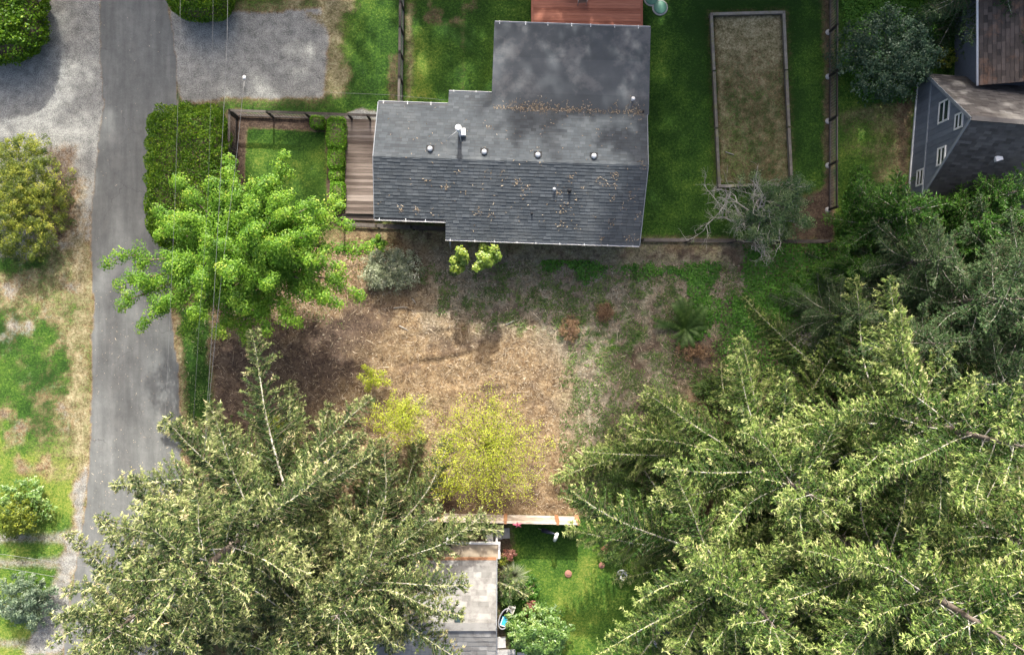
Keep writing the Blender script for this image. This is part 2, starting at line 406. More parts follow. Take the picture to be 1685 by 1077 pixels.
    col = mix(t, share(sb.outputs[0]), col, soil)
    col = mix(t, share(sb.outputs[1]), col, dry)
    col = mix(t, share(sa.outputs[0]), col, grass)
    col = mix(t, share(sa.outputs[1]), col, gravel)
    col = mix(t, share(sa.outputs[2], 0.5), col, road)
    p = nd(t, 'ShaderNodeBsdfPrincipled'); setin(p, Roughness=0.93); p.inputs['Specular IOR Level'].default_value = 0.15
    t.links.new(col, p.inputs['Base Color'])
    hh = mth(t, 'ADD', mth(t, 'MULTIPLY', fine, 0.7), mth(t, 'MULTIPLY', vfine, 0.3))
    rough_ = mth(t, 'SUBTRACT', 1.0, mth(t, 'MULTIPLY', sa.outputs[2], 0.85))
    b = nd(t, 'ShaderNodeBump'); b.inputs['Distance'].default_value = 0.05
    t.links.new(hh, b.inputs['Height']); t.links.new(mth(t, 'MULTIPLY', rough_, 0.9), b.inputs['Strength'])
    t.links.new(b.outputs[0], p.inputs['Normal'])
    t.links.new(p.outputs[0], out.inputs[0]); return m
M_GROUND = ground_material()
one = np.ones(X.shape)
GREYL = np.clip(sdf(X, Y, [(700, 400), (1250, 400), (1400, 560), (1120, 640), (960, 900), (930, 600), (860, 540), (700, 530)]) / 2.0 + 0.5 + (n_a - 0.5) * 1.5, 0, 1)   # greyer litter
WA = np.stack([W[..., GRASS], W[..., GRAVEL], W[..., ROAD], one], -1).reshape(-1, 4)
WB = np.stack([W[..., SOIL], W[..., DRY], GREYL, one], -1).reshape(-1, 4)
VV = np.stack([X, Y, Z], -1).reshape(-1, 3); TN = TONE.reshape(-1)
nyg, nxg = X.shape
idx = np.arange(nyg * nxg).reshape(nyg, nxg)
cells = np.stack([idx[:-1, :-1], idx[:-1, 1:], idx[1:, 1:], idx[1:, :-1]], -1)
def cc(a): return (a[:-1, :-1] + a[1:, 1:] + a[:-1, 1:] + a[1:, :-1]) / 4
Wc = np.stack([cc(W[..., k]) for k in range(6)], -1)
rj = cc(n_b - 0.5) * 0.15
zone = np.zeros(cells.shape[:2], int)
inner = (np.abs(cc(X)) < 45) & (np.abs(cc(Y)) < 40)
zone[(Wc[..., GRASS] + Wc[..., DRY] * 0.7 > 0.5) & inner] = 1
zone[(cc(sd_yard) + rj > 0)] = 2
zone[(cc(sd_sh) + rj > 0) & (Wc[..., GRAVEL] > 0.4)] = 3
zone[(cc(sd_pad) + rj * 2 > 0)] = 4
zone[(cc(sd_road) + rj > 0)] = 5
for k, nm in enumerate(('ground', 'lawn', 'cleared_yard', 'gravel_shoulder', 'gravel_driveway', 'road')):
    f = cells[zone == k].reshape(-1, 4)
    used, inv = np.unique(f, return_inverse=True)
    o = np_mesh(nm, VV[used], inv.reshape(-1, 4), M_GROUND, attrs={'wa': WA[used], 'wb': WB[used], 'tone': TN[used]}, smooth=True)
    tag(o, kind='structure')
# ------------------------------------------------------------------ shared materials
M_SHING = surf_mat('dark_asphalt_shingle', [(0.15, (0.024, 0.030, 0.035)), (0.5, (0.041, 0.050, 0.057)), (0.85, (0.075, 0.086, 0.094))], 1.6, 0.75, bump=0.25, cvmix=0.45, spec=0.4, dirt=((0.10, 0.108, 0.108), 0.45, 0.48, 0.72, 0.5), bdist=0.006)
M_ROLL = surf_mat('rolled_roofing', [(0.3, (0.032, 0.039, 0.045)), (0.5, (0.044, 0.053, 0.060)), (0.7, (0.064, 0.073, 0.081))], 0.7, 0.72, bump=0.15, cvmix=0.3, spec=0.4,
                  dirt=((0.15, 0.15, 0.15), 0.55, 0.5, 0.62, 0.45), bdist=0.005)
M_WHITE = surf_mat('white_painted_metal', [(0.3, (0.62, 0.61, 0.58)), (0.7, (0.8, 0.79, 0.77))], 8, 0.45, bump=0.05, spec=0.5)
M_STEEL = surf_mat('galvanised_steel', [(0.3, (0.45, 0.46, 0.47)), (0.7, (0.72, 0.72, 0.72))], 20, 0.5, metal=0.7, bump=0.2)
M_BLACK = surf_mat('black_rubber_and_slot_shade', [(0.3, (0.012, 0.012, 0.013)), (0.7, (0.03, 0.03, 0.032))], 20, 0.6, bump=0.1)
M_WALLB = surf_mat('beige_siding', [(0.3, (0.30, 0.27, 0.22)), (0.7, (0.40, 0.37, 0.31))], 4, 0.8)
M_FENCE = surf_mat('weathered_dark_wood', [(0.25, (0.032, 0.027, 0.022)), (0.5, (0.075, 0.064, 0.054)), (0.8, (0.15, 0.132, 0.115))], 5, 0.85, bump=0.5, stretch=(1, 1, 1), cvmix=0.45)
M_POST = surf_mat('dark_post_wood', [(0.3, (0.014, 0.012, 0.010)), (0.7, (0.040, 0.034, 0.029))], 6, 0.85, bump=0.4)
M_WIRE = surf_mat('dull_wire', [(0.3, (0.12, 0.12, 0.12)), (0.7, (0.25, 0.25, 0.25))], 6, 0.5, metal=0.6, bump=0)
M_DECK = surf_mat('weathered_deck_board', [(0.25, (0.075, 0.058, 0.047)), (0.5, (0.16, 0.128, 0.107)), (0.8, (0.30, 0.255, 0.22))], 3.0, 0.85, bump=0.5, stretch=(0.5, 7, 3), cvmix=0.45)
M_RED = surf_mat('red_stained_deck_board', [(0.25, (0.25, 0.085, 0.050)), (0.5, (0.36, 0.135, 0.080)), (0.8, (0.48, 0.20, 0.13))], 2.5, 0.7, bump=0.3, stretch=(0.5, 6, 3), cvmix=0.4)
M_BED = surf_mat('grey_timber', [(0.25, (0.075, 0.066, 0.054)), (0.5, (0.15, 0.133, 0.11)), (0.8, (0.27, 0.25, 0.215))], 3.5, 0.9, bump=0.5, cvmix=0.35, dirt=((0.16, 0.17, 0.05), 2.0, 0.52, 0.64, 0.6))
M_SIDE = surf_mat('slate_blue_siding', [(0.3, (0.125, 0.142, 0.168)), (0.7, (0.17, 0.19, 0.22))], 3, 0.7, bump=0.1, cvmix=0.4)
M_TRIM = surf_mat('grey_trim', [(0.3, (0.17, 0.19, 0.21)), (0.7, (0.27, 0.29, 0.31))], 6, 0.6, bump=0.1)
M_BRSH = surf_mat('brown_shingle', [(0.25, (0.060, 0.055, 0.051)), (0.5, (0.095, 0.088, 0.083)), (0.8, (0.145, 0.135, 0.128))], 1.5, 0.85, bump=0.3, cvmix=0.55, dirt=((0.15, 0.14, 0.12), 0.7, 0.5, 0.66, 0.3), bdist=0.006)
M_BRSH2 = surf_mat('mossy_brown_shingle', [(0.25, (0.05, 0.042, 0.036)), (0.5, (0.09, 0.072, 0.06)), (0.8, (0.15, 0.12, 0.10))], 1.5, 0.9, bump=0.3, cvmix=0.5, dirt=((0.30, 0.16, 0.09), 0.9, 0.53, 0.66, 0.5), bdist=0.006)
M_GRSH = surf_mat('pale_grey_shingle', [(0.15, (0.15, 0.148, 0.138)), (0.5, (0.22, 0.217, 0.203)), (0.9, (0.31, 0.305, 0.285))], 1.5, 0.9, bump=0.3, cvmix=0.55, dirt=((0.09, 0.08, 0.075), 1.6, 0.46, 0.66, 0.65), bdist=0.006)
M_TAN = surf_mat('tan_roof_sheet', [(0.3, (0.26, 0.215, 0.15)), (0.7, (0.38, 0.32, 0.24))], 2, 0.8, bump=0.1)
M_RUST = surf_mat('rusty_orange_wood', [(0.3, (0.20, 0.095, 0.045)), (0.7, (0.36, 0.19, 0.10))], 6, 0.8, bump=0.3)
M_PALEW = surf_mat('bleached_fence_board', [(0.25, (0.30, 0.24, 0.19)), (0.5, (0.48, 0.41, 0.34)), (0.8, (0.62, 0.56, 0.49))], 2.2, 0.85, bump=0.4, stretch=(0.6, 3, 5), cvmix=0.3, dirt=((0.20, 0.14, 0.09), 2.2, 0.5, 0.66, 0.6))
M_CONC = surf_mat('concrete', [(0.3, (0.30, 0.29, 0.27)), (0.7, (0.50, 0.48, 0.45))], 5, 0.9, bump=0.3)
M_GREENP = surf_mat('green_plastic', [(0.3, (0.06, 0.16, 0.11)), (0.7, (0.11, 0.24, 0.17))], 5, 0.5, bump=0.1)
M_BARK = surf_mat('conifer_bark', [(0.3, (0.07, 0.055, 0.045)), (0.7, (0.22, 0.18, 0.15))], 6, 0.95, bump=0.6)
M_LICH = surf_mat('lichen_grey_twig', [(0.25, (0.16, 0.145, 0.12)), (0.5, (0.33, 0.31, 0.27)), (0.8, (0.55, 0.53, 0.48))], 7, 0.95, bump=0.3, cvmix=0.4)
M_BRANCH = surf_mat('grey_bough', [(0.25, (0.17, 0.155, 0.125)), (0.5, (0.35, 0.33, 0.28)), (0.8, (0.60, 0.57, 0.50))], 5, 0.95, bump=0.3, cvmix=0.4)
M_TWIG = surf_mat('brown_twig', [(0.3, (0.07, 0.05, 0.035)), (0.7, (0.20, 0.15, 0.11))], 6, 0.95, bump=0.3)
def glass_mat():
    m, t, out = new_mat('window_glass')
    p = nd(t, 'ShaderNodeBsdfPrincipled'); setin(p, Roughness=0.08); p.inputs['Base Color'].default_value = (0.03, 0.05, 0.05, 1)
    p.inputs['Specular IOR Level'].default_value = 0.7
    t.links.new(p.outputs[0], out.inputs[0]); return m
M_GLASS = glass_mat()

# ------------------------------------------------------------------ shingled slopes
def shingles(name, mat, parent, poly, along, up, expo=0.145, tab=0.30, lift=0.012, seed=1, piece=False, gap=0.012):
    """cover the planar polygon with overlapping tabs in courses; along = course direction, up = up the slope"""
    r = random.Random(seed)
    A, U = V(along).normalized(), V(up).normalized(); N = A.cross(U)
    if N.z < 0: N = -N
    P0 = V(poly[0]); q = [((V(p) - P0).dot(A), (V(p) - P0).dot(U)) for p in poly]
    def span(y):
        xs = []
        for i in range(len(q)):
            (x0, y0), (x1, y1) = q[i], q[(i + 1) % len(q)]
            if (y0 <= y) != (y1 <= y): xs.append(x0 + (y - y0) * (x1 - x0) / (y1 - y0))
        xs.sort(); return [(xs[i], xs[i + 1]) for i in range(0, len(xs) - 1, 2)]
    ys = [b for a, b in q]; y = min(ys); mb = MB(); k = 0
    while y < max(ys) - 0.02:
        yt = min(y + expo, max(ys))
        for (xa, xb) in span((y + yt) / 2):
            x = xa - r.uniform(0, tab)
            while x < xb:
                wd = tab * r.uniform(0.75, 1.3); x0, x1 = max(x, xa), min(x + wd, xb); x += wd
                if x1 - x0 < 0.02: continue
                g = 0.004; lf = lift * r.uniform(0.6, 1.4); b = P0
                jt = r.uniform(-0.008, 0.012); lo0 = b + A * (x0 + g) + U * (y + gap + jt); lo1 = b + A * (x1 - g) + U * (y + gap + jt)
                hi0 = b + A * (x0 + g) + U * yt; hi1 = b + A * (x1 - g) + U * yt
                cv = min(1, max(0, r.gauss(0.5, 0.25)))
                vs = [lo0 + N * 0.001, lo1 + N * 0.001, lo1 + N * lf, lo0 + N * lf, hi1 + N * 0.003, hi0 + N * 0.003]
                fs = [(0, 1, 2, 3), (3, 2, 4, 5)]
                if piece:
                    MB().add(vs, fs, cv).build('shingle', mat, parent)
                else: mb.add(vs, fs, cv)
        y += expo; k += 1
    if not piece:
        o = mb.build(name, mat, parent); tag(o, kind='stuff'); return o
def slab(poly, thick):
    """closed slab below a planar polygon"""
    n = len(poly); top = [V(p) for p in poly]; bot = [p - V((0, 0, thick)) for p in top]
    return MB().add(top + bot, [tuple(range(n)), tuple(range(2 * n - 1, n - 1, -1))] + [(i, (i + 1) % n, n + (i + 1) % n, n + i)[::-1] for i in range(n)])

# ------------------------------------------------------------------ main house
PITCH = 0.335; ZR = 4.4
RL, RR = G(614, 257, ZR), G(1066.5, 272.5, ZR)
HU = (RR - RL).normalized(); HV = V((-HU.y, HU.x, 0))
def on_roof(px, py, side):
    z = 3.3
    for i in range(12):
        p = G(px, py, z); z = ZR - PITCH * abs((p - RL).dot(HV))
    return p
def lc(p): d = V(p) - RL; return d.dot(HU), d.dot(HV)
def hp(u, v, z): q = RL + HU * u + HV * v; return V((q.x, q.y, z))
def rp(u, v): return hp(u, v, ZR - PITCH * abs(v))
LEN = (RR - RL).length
vS1 = lc(on_roof(622, 360, -1))[1]; vS2 = lc(on_roof(733, 393, -1))[1]; uS = lc(on_roof(733, 380, -1))[0]
vN1 = lc(on_roof(628, 168, 1))[1]; vN2 = lc(on_roof(775, 152, 1))[1]; uN = lc(on_roof(738, 162, 1))[0]
uF = lc(on_roof(810, 155, 1))[0]; vF0 = lc(on_roof(940, 180, 1))[1]
base_house = hp(LEN / 2, 0, 0)
house = thing('house', 'long dark shingled bungalow with white gutters and low back extension roof', 'house', base_house)
i_ = 0.35
zw = lambda v: ZR - PITCH * abs(v) - 0.14
vFe = lc(G(940, 41, 3.02))[1]; zFe = 3.02; zF0 = ZR - PITCH * vF0
def prism_wall(u0, u1, v0, v1, z0, z1):
    return MB().hexa([hp(u0, v0, -0.2), hp(u1, v0, -0.2), hp(u1, v1, -0.2), hp(u0, v1, -0.2), hp(u0, v0, z0), hp(u1, v0, z0), hp(u1, v1, z1), hp(u0, v1, z1)])
wl = MB()
for (a, b, c, d) in ((i_, uS, vS1 + i_, 0), (uS, LEN - i_, vS2 + i_, 0), (i_, uN, 0, vN1 - i_), (uN, uF, 0, vN2 - i_), (uF, LEN - i_, 0, vF0)):
    x = prism_wall(a, b, c, d, zw(c), zw(d)); wl.add(x.v, x.f)
x = prism_wall(uF + i_, LEN - i_, vF0 + 0.002, vFe - i_, zF0 - 0.16, zFe - 0.16); wl.add(x.v, x.f)
wl.build('wall', M_WALLB, house)
Sp = [rp(0, 0), rp(0, vS1), rp(uS, vS1), rp(uS, vS2), rp(LEN - 0.1, vS2), rp(LEN, 0)]
Np = [rp(0, 0), rp(LEN, 0), rp(LEN, vF0), rp(uF, vF0), rp(uF, vN2), rp(uN, vN2), rp(uN, vN1), rp(0, vN1)]
rs = slab(Sp[::-1], 0.13).build('roof', M_BLACK, house); rs['label'] = 'shaded lower slope of the shingled roof'  # both slabs black, so slots between courses read as shadow lines
rn = slab(Np[::-1], 0.13).build('roof', M_BLACK, house); rn['label'] = 'sunlit upper slope of the shingled roof'
dn = (HV + V((0, 0, -PITCH))).normalized()
up_s = (HV + V((0, 0, PITCH))).normalized(); up_n = (-HV + V((0, 0, PITCH))).normalized()
lift_ = V((0, 0, 0.004))
shingles('shingles', M_SHING, rs, [p + lift_ for p in Sp], HU, up_s, 0.165, 0.32, 0.024, 3, gap=0.009)
shingles('shingles', M_SHING, rn, [p + lift_ for p in Np], HU, up_n, 0.165, 0.32, 0.022, 4, gap=0.018)
rc = MB()
for k in range(int(LEN / 0.3)):
    u = k * 0.3; z = ZR + 0.012 + 0.004 * (k % 2)
    rc.add([hp(u, -0.14, z - 0.14 * PITCH), hp(u + 0.32, -0.14, z - 0.14 * PITCH), hp(u + 0.32, 0, z + 0.01), hp(u, 0, z + 0.01), hp(u + 0.32, 0.14, z - 0.14 * PITCH), hp(u, 0.14, z - 0.14 * PITCH)], [(0, 1, 2, 3), (3, 2, 4, 5)], rnd.random())
rc.build('ridge_cap', M_SHING, house)
# low back roof in rolled sheets
zf = lambda v: zF0 + 0.03 + (zFe - zF0 - 0.03) * (v - vF0) / (vFe - vF0)
back = slab([hp(uF, vF0 - 0.1, zf(vF0)), hp(LEN + 0.05, vF0 - 0.1, zf(vF0)), hp(LEN + 0.12, vFe, zf(vFe)), hp(uF - 0.02, vFe, zf(vFe))], 0.12).build('roof', M_ROLL, house)
back['label'] = 'flat back roof in rolled dark sheets'
nst = 5
for k in range(nst):
    va = vFe + (vF0 - 0.12 - vFe) * k / nst; vb = vFe + (vF0 - 0.12 - vFe) * (k + 1) / nst - 0.05
    z0, z1 = zf(va) + 0.012, zf(vb) + 0.006
    ua, ub = uF - 0.018, LEN + 0.10
    MB().add([hp(ua, va, z0 - 0.01), hp(ub, va, z0 - 0.01), hp(ub, va, z0), hp(ua, va, z0), hp(ub, vb, z1), hp(ua, vb, z1)], [(0, 1, 2, 3), (3, 2, 4, 5)], rnd.random()).build('roofing_sheet', M_ROLL, back)
# gutters with brackets
def gutter(u0, u1, v, z, sgn):
    g = MB(); o = sgn
    prof = [(0.0, 0.0), (0.0, -0.10), (0.085, -0.10), (0.095, -0.005), (0.08, -0.005), (0.072, -0.088), (0.012, -0.088), (0.012, 0.0)]
    n = len(prof); vs = []
    for u in (u0, u1):
        vs += [hp(u, v + o * (a - 0.02), z + b - 0.005) for a, b in prof]
    g.add(vs, [(i, (i + 1) % n, n + (i + 1) % n, n + i) for i in range(n)] + [tuple(range(n)), tuple(range(2 * n - 1, n - 1, -1))])
    go = g.build('gutter', M_WHITE, house)
    u = u0 + 0.25
    while u < u1:
        MB().box(hp(u, v + o * 0.005, z + 0.012), (0.035, 0.17, 0.02), math.atan2(HU.y, HU.x)).build('bracket', M_WHITE, go); u += rnd.uniform(0.95, 1.35)
gutter(0, uS - 0.01, vS1, rp(0, vS1).z, -1); gutter(uS, LEN - 0.1, vS2, rp(0, vS2).z, -1)
gutter(0, uN - 0.01, vN1, rp(0, vN1).z, 1); gutter(uN, uF - 0.03, vN2, rp(0, vN2).z, 1); gutter(uF, LEN + 0.1, vFe, zFe, 1)
MB().bar(rp(0, vN1) + V((-0.02, 0, -0.08)), rp(0, 0) + V((-0.02, 0, -0.08)), 0.03, 0.16).bar(rp(0, vS1) + V((-0.02, 0, -0.08)), rp(0, 0) + V((-0.02, 0, -0.08)), 0.03, 0.16).build('barge_board', M_TRIM, house)
MB().bar(rp(LEN, vF0) + V((0.02, 0, -0.08)), rp(LEN, 0) + V((0.02, 0, -0.08)), 0.03, 0.16).bar(rp(LEN - 0.1, vS2) + V((0.02, 0, -0.08)), rp(LEN, 0) + V((0.02, 0, -0.08)), 0.03, 0.16).build('barge_board', M_TRIM, house)
# a door and windows in the walls under the eaves
for (u, v, n_) in ((2.0, vS1 + i_, -1), (6.0, vS2 + i_, -1), (10.5, vS2 + i_, -1)):
    wf = MB().box(hp(u, v + n_ * 0.03, 1.6), (1.5, 0.06, 1.2), math.atan2(HU.y, HU.x)).build('window', M_WHITE, house)
    MB().box(hp(u, v + n_ * 0.065, 1.6), (1.34, 0.03, 1.04), math.atan2(HU.y, HU.x)).build('pane', M_GLASS, wf)
MB().box(hp(i_ - 0.03, 1.2, 1.05), (0.07, 0.95, 2.05), math.atan2(HU.y, HU.x)).build('door', M_TRIM, house)
# four metal dome vents
for (px, py) in ((708, 246), (797, 251), (885, 256), (977, 258)):
    p = on_roof(px, py, 1); nrm = V((HV.x * PITCH, HV.y * PITCH, 1)).normalized()
    vt = MB().lathe(p + nrm * 0.03, [(0.08, 0), (0.08, 0.08), (0.14, 0.09), (0.14, 0.12), (0.105, 0.17), (0.05, 0.195), (0.01, 0.20)], 14, axis=(0, 0, 1)).build('roof_vent', M_STEEL, house)
    MB().box(p + nrm * 0.025, (0.40, 0.40, 0.03), math.atan2(HU.y, HU.x)).build('flashing', M_BLACK, vt)
# braced white flue with a round cap
p = on_roof(757, 221, 1)
fl = MB().tube([p, p + V((0, 0, 1.25))], 0.10, 12).lathe(p + V((0, 0, 1.22)), [(0.11, 0), (0.155, 0.02), (0.155, 0.17), (0.12, 0.20), (0.01, 0.21)], 16).build('flue_pipe', M_WHITE, house)
MB().box(p + V((0.12, 0.05, 0.18)), (0.34, 0.34, 0.36), 0.05).build('flue_box', M_WHITE, fl)
for q in ((736, 229), (759, 234)):
    MB().tube([p + V((0, 0, 1.0)), on_roof(q[0], q[1], 1)], 0.014, 6).build('brace', M_WHITE, fl)
# plumbing pipes
for (px, py, hgt, r, mt) in ((1040, 166, 0.42, 0.06, M_WHITE), (1058, 184, 0.25, 0.05, M_BLACK), (937, 313, 0.25, 0.06, M_BLACK), (912, 311, 0.2, 0.05, M_STEEL), (875, 351, 0.15, 0.04, M_BLACK)):
    p = on_roof(px, py, 1 if py < 260 else -1) if py > 180 else G(px, py, 3.32)
    pp = MB().tube([p - V((0, 0, 0.1)), p + V((0, 0, hgt))], r, 10).lathe(p + V((0, 0, 0.0)), [(r * 2.2, -0.02), (r * 1.8, 0.02), (r * 1.05, 0.07)], 12).build('vent_pipe', mt, house)
    if mt is M_WHITE: MB().lathe(p + V((0, 0, hgt - 0.04)), [(r * 1.5, 0), (r * 1.7, 0.05), (r * 0.9, 0.12)], 12).build('pipe_cap', M_WHITE, pp)
MB().tube([on_roof(740, 398, -1) - V((0, 0, 0.25)), G(742, 412, 0.1)], 0.045, 6).build('downspout', M_TRIM, house)

# ------------------------------------------------------------------ grey gabled house at right
Nb, Sb = G(1510, 136), G(1493, 345)
wu = (Sb - Nb).normalized(); wd_ = V((-wu.y, wu.x, 0))
if wd_.x < 0: wd_ = -wd_          # into the house (east)
GWd = (Sb - Nb).length; EH, PH = 1.25, 5.95
right_house = thing('gabled_house', 'slate blue gabled house with white windows and brown roof at right edge', 'house', (Nb + Sb) / 2 + wd_ * 6)
def q3(s, d, z): q = Nb + wu * s + wd_ * d; return V((q.x, q.y, z))
GD = 13.0
b = MB(); prof = [(0, -0.2), (GWd, -0.2), (GWd, EH), (GWd / 2, PH), (0, EH)]
vs = [q3(s, 0, z) for s, z in prof] + [q3(s, GD, z) for s, z in prof]
b.add(vs, [(0, 1, 2, 3, 4), (9, 8, 7, 6, 5)] + [(i, (i + 1) % 5, 5 + (i + 1) % 5, 5 + i)[::-1] for i in range(5)])
gw = b.build('wall', M_SIDE, right_house)
slope = (PH - EH) / (GWd / 2)
s_ = 0.02
while s_ < GWd - 0.1:         # upright siding boards on the gable wall
    e_ = min(s_ + 0.29, GWd - 0.02); zt = lambda q: EH + slope * min(q, GWd - q) - 0.03
    top = [(s_, zt(s_)), (e_, zt(e_))]
    if s_ < GWd / 2 < e_: top = [(s_, zt(s_)), (GWd / 2, zt(GWd / 2)), (e_, zt(e_))]
    pr = [(s_, 0.05), (e_, 0.05)] + top[::-1]; n = len(pr); pk = rnd.uniform(0.012, 0.02)
    MB().add([q3(a, -pk, c) for a, c in pr] + [q3(a, 0.005, c) for a, c in pr], [tuple(range(n))] + [(i, n + i, n + (i + 1) % n, (i + 1) % n) for i in range(n)], rnd.random()).build('siding_board', M_SIDE, gw)
    s_ = e_ + 0.018
s0 = (1.58 - EH) / slope
MB().bar(q3(s0, -0.035, 1.58), q3(GWd - s0, -0.035, 1.58), 0.05, 0.11).build('trim_band', M_TRIM, right_house)
MB().bar(q3(0, -0.05, 0.1), q3(GWd, -0.05, 0.1), 0.06, 0.1).build('base_trim', M_WHITE, right_house)
for (px, py, w_, h_) in ((1554.5, 183, 1.15, 1.05), (1579, 199, 0.8, 0.75), (1550, 257, 0.95, 0.8), (1515, 292, 0.9, 0.75)):
    # back-project the window centre on the wall plane
    zz = 2.5
    for _ in range(30):
        g = G(px, py, zz); d = (g - Nb).dot(wd_); zz += d * 1.5
    s_ = (g - Nb).dot(wu)
    wf = MB()
    for (sa, sb, za, zb) in ((-w_ / 2, w_ / 2, -h_ / 2, -h_ / 2 + 0.09), (-w_ / 2, w_ / 2, h_ / 2 - 0.09, h_ / 2), (-w_ / 2, -w_ / 2 + 0.09, -h_ / 2 + 0.092, h_ / 2 - 0.092), (w_ / 2 - 0.09, w_ / 2, -h_ / 2 + 0.092, h_ / 2 - 0.092), (-w_ / 2 + 0.092, w_ / 2 - 0.092, -0.04, 0.04)):
        wf.hexa([q3(s_ + sa, -0.07, zz + za), q3(s_ + sb, -0.07, zz + za), q3(s_ + sb, -0.005, zz + za), q3(s_ + sa, -0.005, zz + za), q3(s_ + sa, -0.07, zz + zb), q3(s_ + sb, -0.07, zz + zb), q3(s_ + sb, -0.005, zz + zb), q3(s_ + sa, -0.005, zz + zb)])
    wo = wf.build('window', M_WHITE, right_house)
    for (za, zb) in ((-h_ / 2 + 0.09, -0.04), (0.04, h_ / 2 - 0.09)):
        MB().hexa([q3(s_ - w_ / 2 + 0.09, -0.045, zz + za), q3(s_ + w_ / 2 - 0.09, -0.045, zz + za), q3(s_ + w_ / 2 - 0.09, -0.01, zz + za), q3(s_ - w_ / 2 + 0.09, -0.01, zz + za), q3(s_ - w_ / 2 + 0.09, -0.045, zz + zb), q3(s_ + w_ / 2 - 0.09, -0.045, zz + zb), q3(s_ + w_ / 2 - 0.09, -0.01, zz + zb), q3(s_ - w_ / 2 + 0.09, -0.01, zz + zb)]).build('pane', M_GLASS, wo)
ov = 0.12; R0 = lambda s, d: q3(s, d, EH + 0.05 + slope * (s if s < GWd / 2 else GWd - s))
for sd_, nm, sd2 in ((0, 'north', 11), (1, 'south', 12)):
    e = -0.15 if sd_ == 0 else GWd + 0.15
    poly = [R0(e, -ov), R0(GWd / 2, -ov), R0(GWd / 2, GD), R0(e, GD)]
    if sd_ == 0: poly = poly[::-1]
    ro = slab(poly, 0.1).build('roof', M_BRSH, right_house)
    up = (R0(GWd / 2, 0) - R0(e, 0)).normalized(); nn = wd_.cross(up); nn = nn if nn.z > 0 else -nn
    shingles('shingles', M_BRSH, ro, [p + nn * 0.006 for p in poly], wd_, up, 0.17, 0.34, 0.016, sd2)
    MB().bar(R0(e, -ov - 0.02) - V((0, 0, 0.05)), R0(GWd / 2, -ov - 0.02) - V((0, 0, 0.05)), 0.04, 0.16, up=nn).build('barge_board', M_TRIM, right_house)
MB().bar(q3(GWd / 2, -ov, EH + 0.05 + slope * GWd / 2 + 0.02), q3(GWd / 2, GD, EH + 0.05 + slope * GWd / 2 + 0.02), 0.22, 0.04).build('ridge_cap', M_BRSH, right_house)
pv = G(1650, 258, 4.6); pv = V((pv.x, pv.y, R0((pv - Nb).dot(wu), 0).z))
MB().box(pv + V((0, 0, 0.05)), (0.35, 0.25, 0.2), 0.3).build('roof_vent', M_WHITE, right_house)
# wing with its own roof sloping west
WX = G(1571, 70, 0).x; wy0, wy1 = G(1571, 150).y - 0.2, G(1571, -160).y
ez = 2.75; exx = G(1618, 100, ez).x
MB().hexa([(WX, wy0, -0.2), (WX + 9, wy0, -0.2), (WX + 9, wy1, -0.2), (WX, wy1, -0.2), (WX, wy0, ez), (WX + 9, wy0, ez + 3.0), (WX + 9, wy1, ez + 3.0), (WX, wy1, ez)]).build('wing_wall', M_SIDE, right_house)
wp = [V((WX - 0.25, wy0 - 0.3, ez + 0.02)), V((WX + 9, wy0 - 0.3, ez + 3.1)), V((WX + 9, wy1, ez + 3.1)), V((WX - 0.25, wy1, ez + 0.02))]
wr = slab(wp, 0.08).build('wing_roof', M_BRSH2, right_house)
shingles('shingles', M_BRSH2, wr, [p + V((0, 0, 0.006)) for p in wp], (0, 1, 0), (9.25, 0, 3.08), 0.2, 0.36, 0.016, 15)
MB().tube([(WX - 0.31, wy0 - 0.3, ez - 0.02), (WX - 0.31, wy1, ez - 0.02)], 0.06, 8).build('gutter', M_WHITE, right_house)

# ------------------------------------------------------------------ grey roofed house at the bottom
bz_r, bz_e = 4.0, 2.9
bE = G(818, 921, bz_e); bR = G(815, 1030, bz_r); yS = bR.y - (bE.y - bR.y)
bx1 = (bE.x + bR.x) / 2; bx0 = G(575, 1000, 3.4).x
low_house = thing('grey_roofed_house', 'house with pale grey shingle roof under the big conifer at the bottom', 'house', ((bx0 + bx1) / 2, bR.y, 0))
b = MB(); ys_ = [(bE.y - 0.35, bz_e - 0.12 + 0.12), (bR.y, bz_r - 0.12), (yS + 0.35, bz_e)]
vs = []
for xx in (bx0 + 0.3, bx1 - 0.3):
    vs += [V((xx, bE.y - 0.35, -0.2)), V((xx, bE.y - 0.35, bz_e - 0.02)), V((xx, bR.y, bz_r - 0.14)), V((xx, yS + 0.35, bz_e - 0.02)), V((xx, yS + 0.35, -0.2))]
b.add(vs, [(0, 1, 2, 3, 4), (9, 8, 7, 6, 5)] + [(i, (i + 1) % 5, 5 + (i + 1) % 5, 5 + i)[::-1] for i in range(5)])
b.build('wall', M_WALLB, low_house)
xm = G(672, 1000, 3.4).x
for sgn, ye in ((1, bE.y), (-1, yS)):
    poly = [V((bx0, ye, bz_e)), V((bx1, ye, bz_e)), V((bx1, bR.y, bz_r)), V((bx0, bR.y, bz_r))]
    if sgn > 0: poly = poly[::-1]
    ro = slab(poly, 0.1).build('roof', M_GRSH, low_house)
    up = (V((0, bR.y, bz_r)) - V((0, ye, bz_e))).normalized(); lf = V((0, 0, 0.006))
    shingles('shingle', M_GRSH, ro, [V((xm, ye, bz_e)) + lf, V((bx1, ye, bz_e)) + lf, V((bx1, bR.y, bz_r)) + lf, V((xm, bR.y, bz_r)) + lf], (1, 0, 0), up, 0.285, 0.47, 0.022, 21, piece=(sgn > 0))
    shingles('shingles', M_GRSH, ro, [V((bx0, ye, bz_e)) + lf, V((xm, ye, bz_e)) + lf, V((xm, bR.y, bz_r)) + lf, V((bx0, bR.y, bz_r)) + lf], (1, 0, 0), up, 0.285, 0.47, 0.022, 23)
